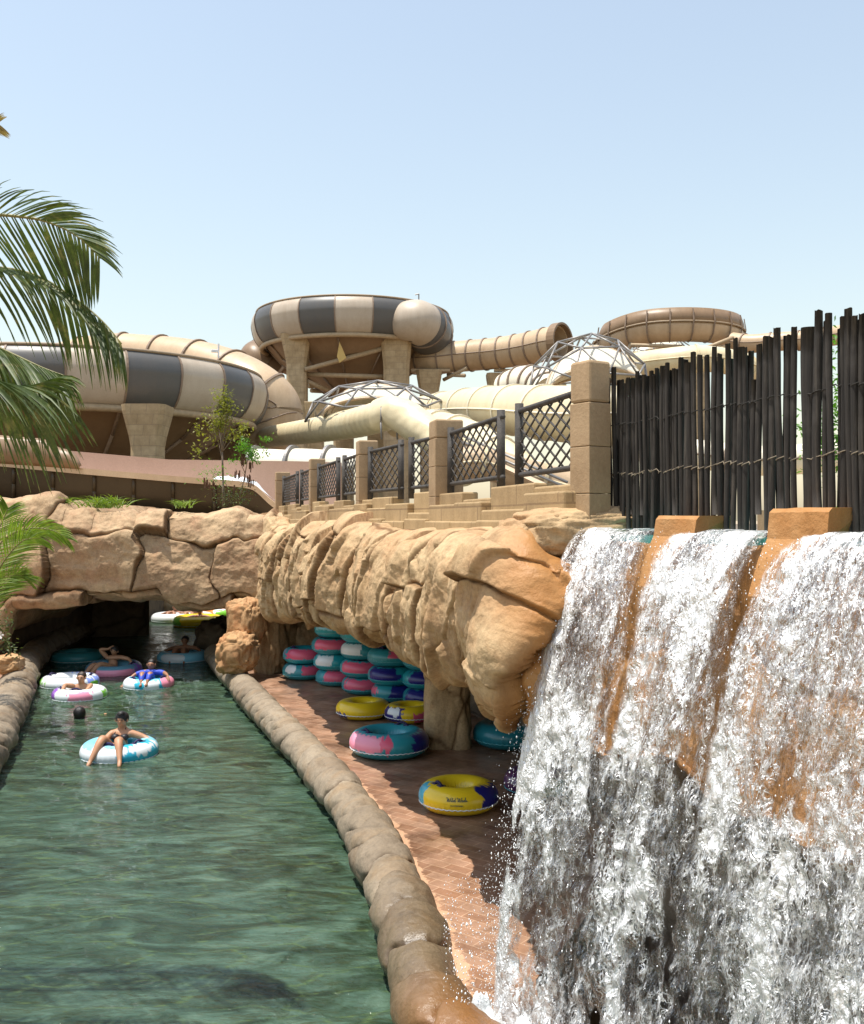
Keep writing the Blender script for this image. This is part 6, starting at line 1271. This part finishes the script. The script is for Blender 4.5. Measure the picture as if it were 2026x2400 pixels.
for cxp, cyp, nn_, sp in ((500, 1112, 170, .26), (545, 1162, 420, .30)):
    V = []; Fc = []
    for i in range(nn_):
        q = Vector(rel1(cxp, cyp)) + Vector((rs_.gauss(0, sp * .8), rs_.gauss(0, .15), rs_.gauss(0, sp * .5))); d = Vector((rs_.uniform(-1, 1), rs_.uniform(-1, 1), rs_.uniform(-.8, .4))).normalized(); w_ = d.cross(Vector((0, 0, 1))) * .018; b0 = len(V); V += [tuple(q), tuple(q + d * .045 + w_), tuple(q + d * .095), tuple(q + d * .045 - w_)]; Fc.append((b0, b0 + 1, b0 + 2, b0 + 3))
    mk('foliage', V, Fc, M['pinnate'] if cyp < 1150 else M['palm'], se, False)
for cxp, cyp in ((590, 1095), (556, 1112), (580, 1122), (588, 1130), (497, 1138), (484, 1132), (545, 1150), (572, 1080)):
    b = MB()
    for j in range(7):
        q = Vector(rel1(cxp + rs_.uniform(-7, 7), cyp + rs_.uniform(-6, 6))); b.box(tuple(q), (.022, .010, .15), rs_.uniform(0, 3), jit=.008)
    b.build('seed_pods', M['pod'], se)
def clump(name, px, py, Yc, n_, L, spread, mat, label, seed, cat='plant', up=1.0):
    rs_ = random.Random(seed); c = P(px, py, Yc); V = []; Fc = []
    for i in range(n_):
        q = Vector((rs_.gauss(0, spread * .4), rs_.gauss(0, .08), rs_.uniform(-.05, .02))); a = rs_.uniform(0, 6.28); d = Vector((math.cos(a) * .7, math.sin(a) * .5, up)).normalized(); l = L * rs_.uniform(.5, 1.15); w_ = d.cross(Vector((rs_.uniform(-1, 1), 1, 0))).normalized() * .011; b0 = len(V)
        for s_ in range(5):
            g_ = s_ / 4; ww = w_ * (1 - g_ * .9); V.append(tuple(q - ww)); V.append(tuple(q + ww)); d = (d + Vector((math.cos(a) * .16, math.sin(a) * .16, -.22))).normalized(); q = q + d * l / 4
        for s_ in range(4): Fc.append((b0 + s_ * 2, b0 + s_ * 2 + 1, b0 + s_ * 2 + 3, b0 + s_ * 2 + 2))
    o = mk(name, V, Fc, M[mat], None, False); o.location = c; tag(o, label, cat)
clump('grass_tuft', 252, 1186, 19.7, 150, .5, .5, 'grass', 'widest grass tuft on top of the rock bridge', 1)
clump('grass_tuft', 147, 1178, 19.7, 50, .3, .25, 'grass', 'small grass tuft in the notch at the left of the bridge top', 2)
clump('grass_tuft', 430, 1186, 19.7, 45, .34, .22, 'grass', 'small sparse grass tuft right of the middle of the bridge top', 3)
leafy('bank_shrub', P(-12, 1490, 16.5), (.30, .4, .55), 500, .085, 'palm', 'dark leafy shrub at the left edge beside the tunnel mouth', 'shrub', [], 21)
q = P(2, 1488, 16.0); b = MB()
for j in range(5): a = j * 1.256; b.add([q, (q[0] + .05 * math.cos(a - .4), q[1] - .01, q[2] + .05 * math.sin(a - .4)), (q[0] + .07 * math.cos(a), q[1] - .02, q[2] + .07 * math.sin(a)), (q[0] + .05 * math.cos(a + .4), q[1] - .01, q[2] + .05 * math.sin(a + .4))], [(0, 1, 2, 3)])
tag(b.build('flower', M['flower']), 'single white flower at the left edge by the tunnel', 'flower')
leafy('far_bush', P(1985, 1000, 30), (1.2, 1.0, 2.2), 1800, .22, 'pinnate', 'green bush seen between the poles at the far right', 'bush', [], 31)
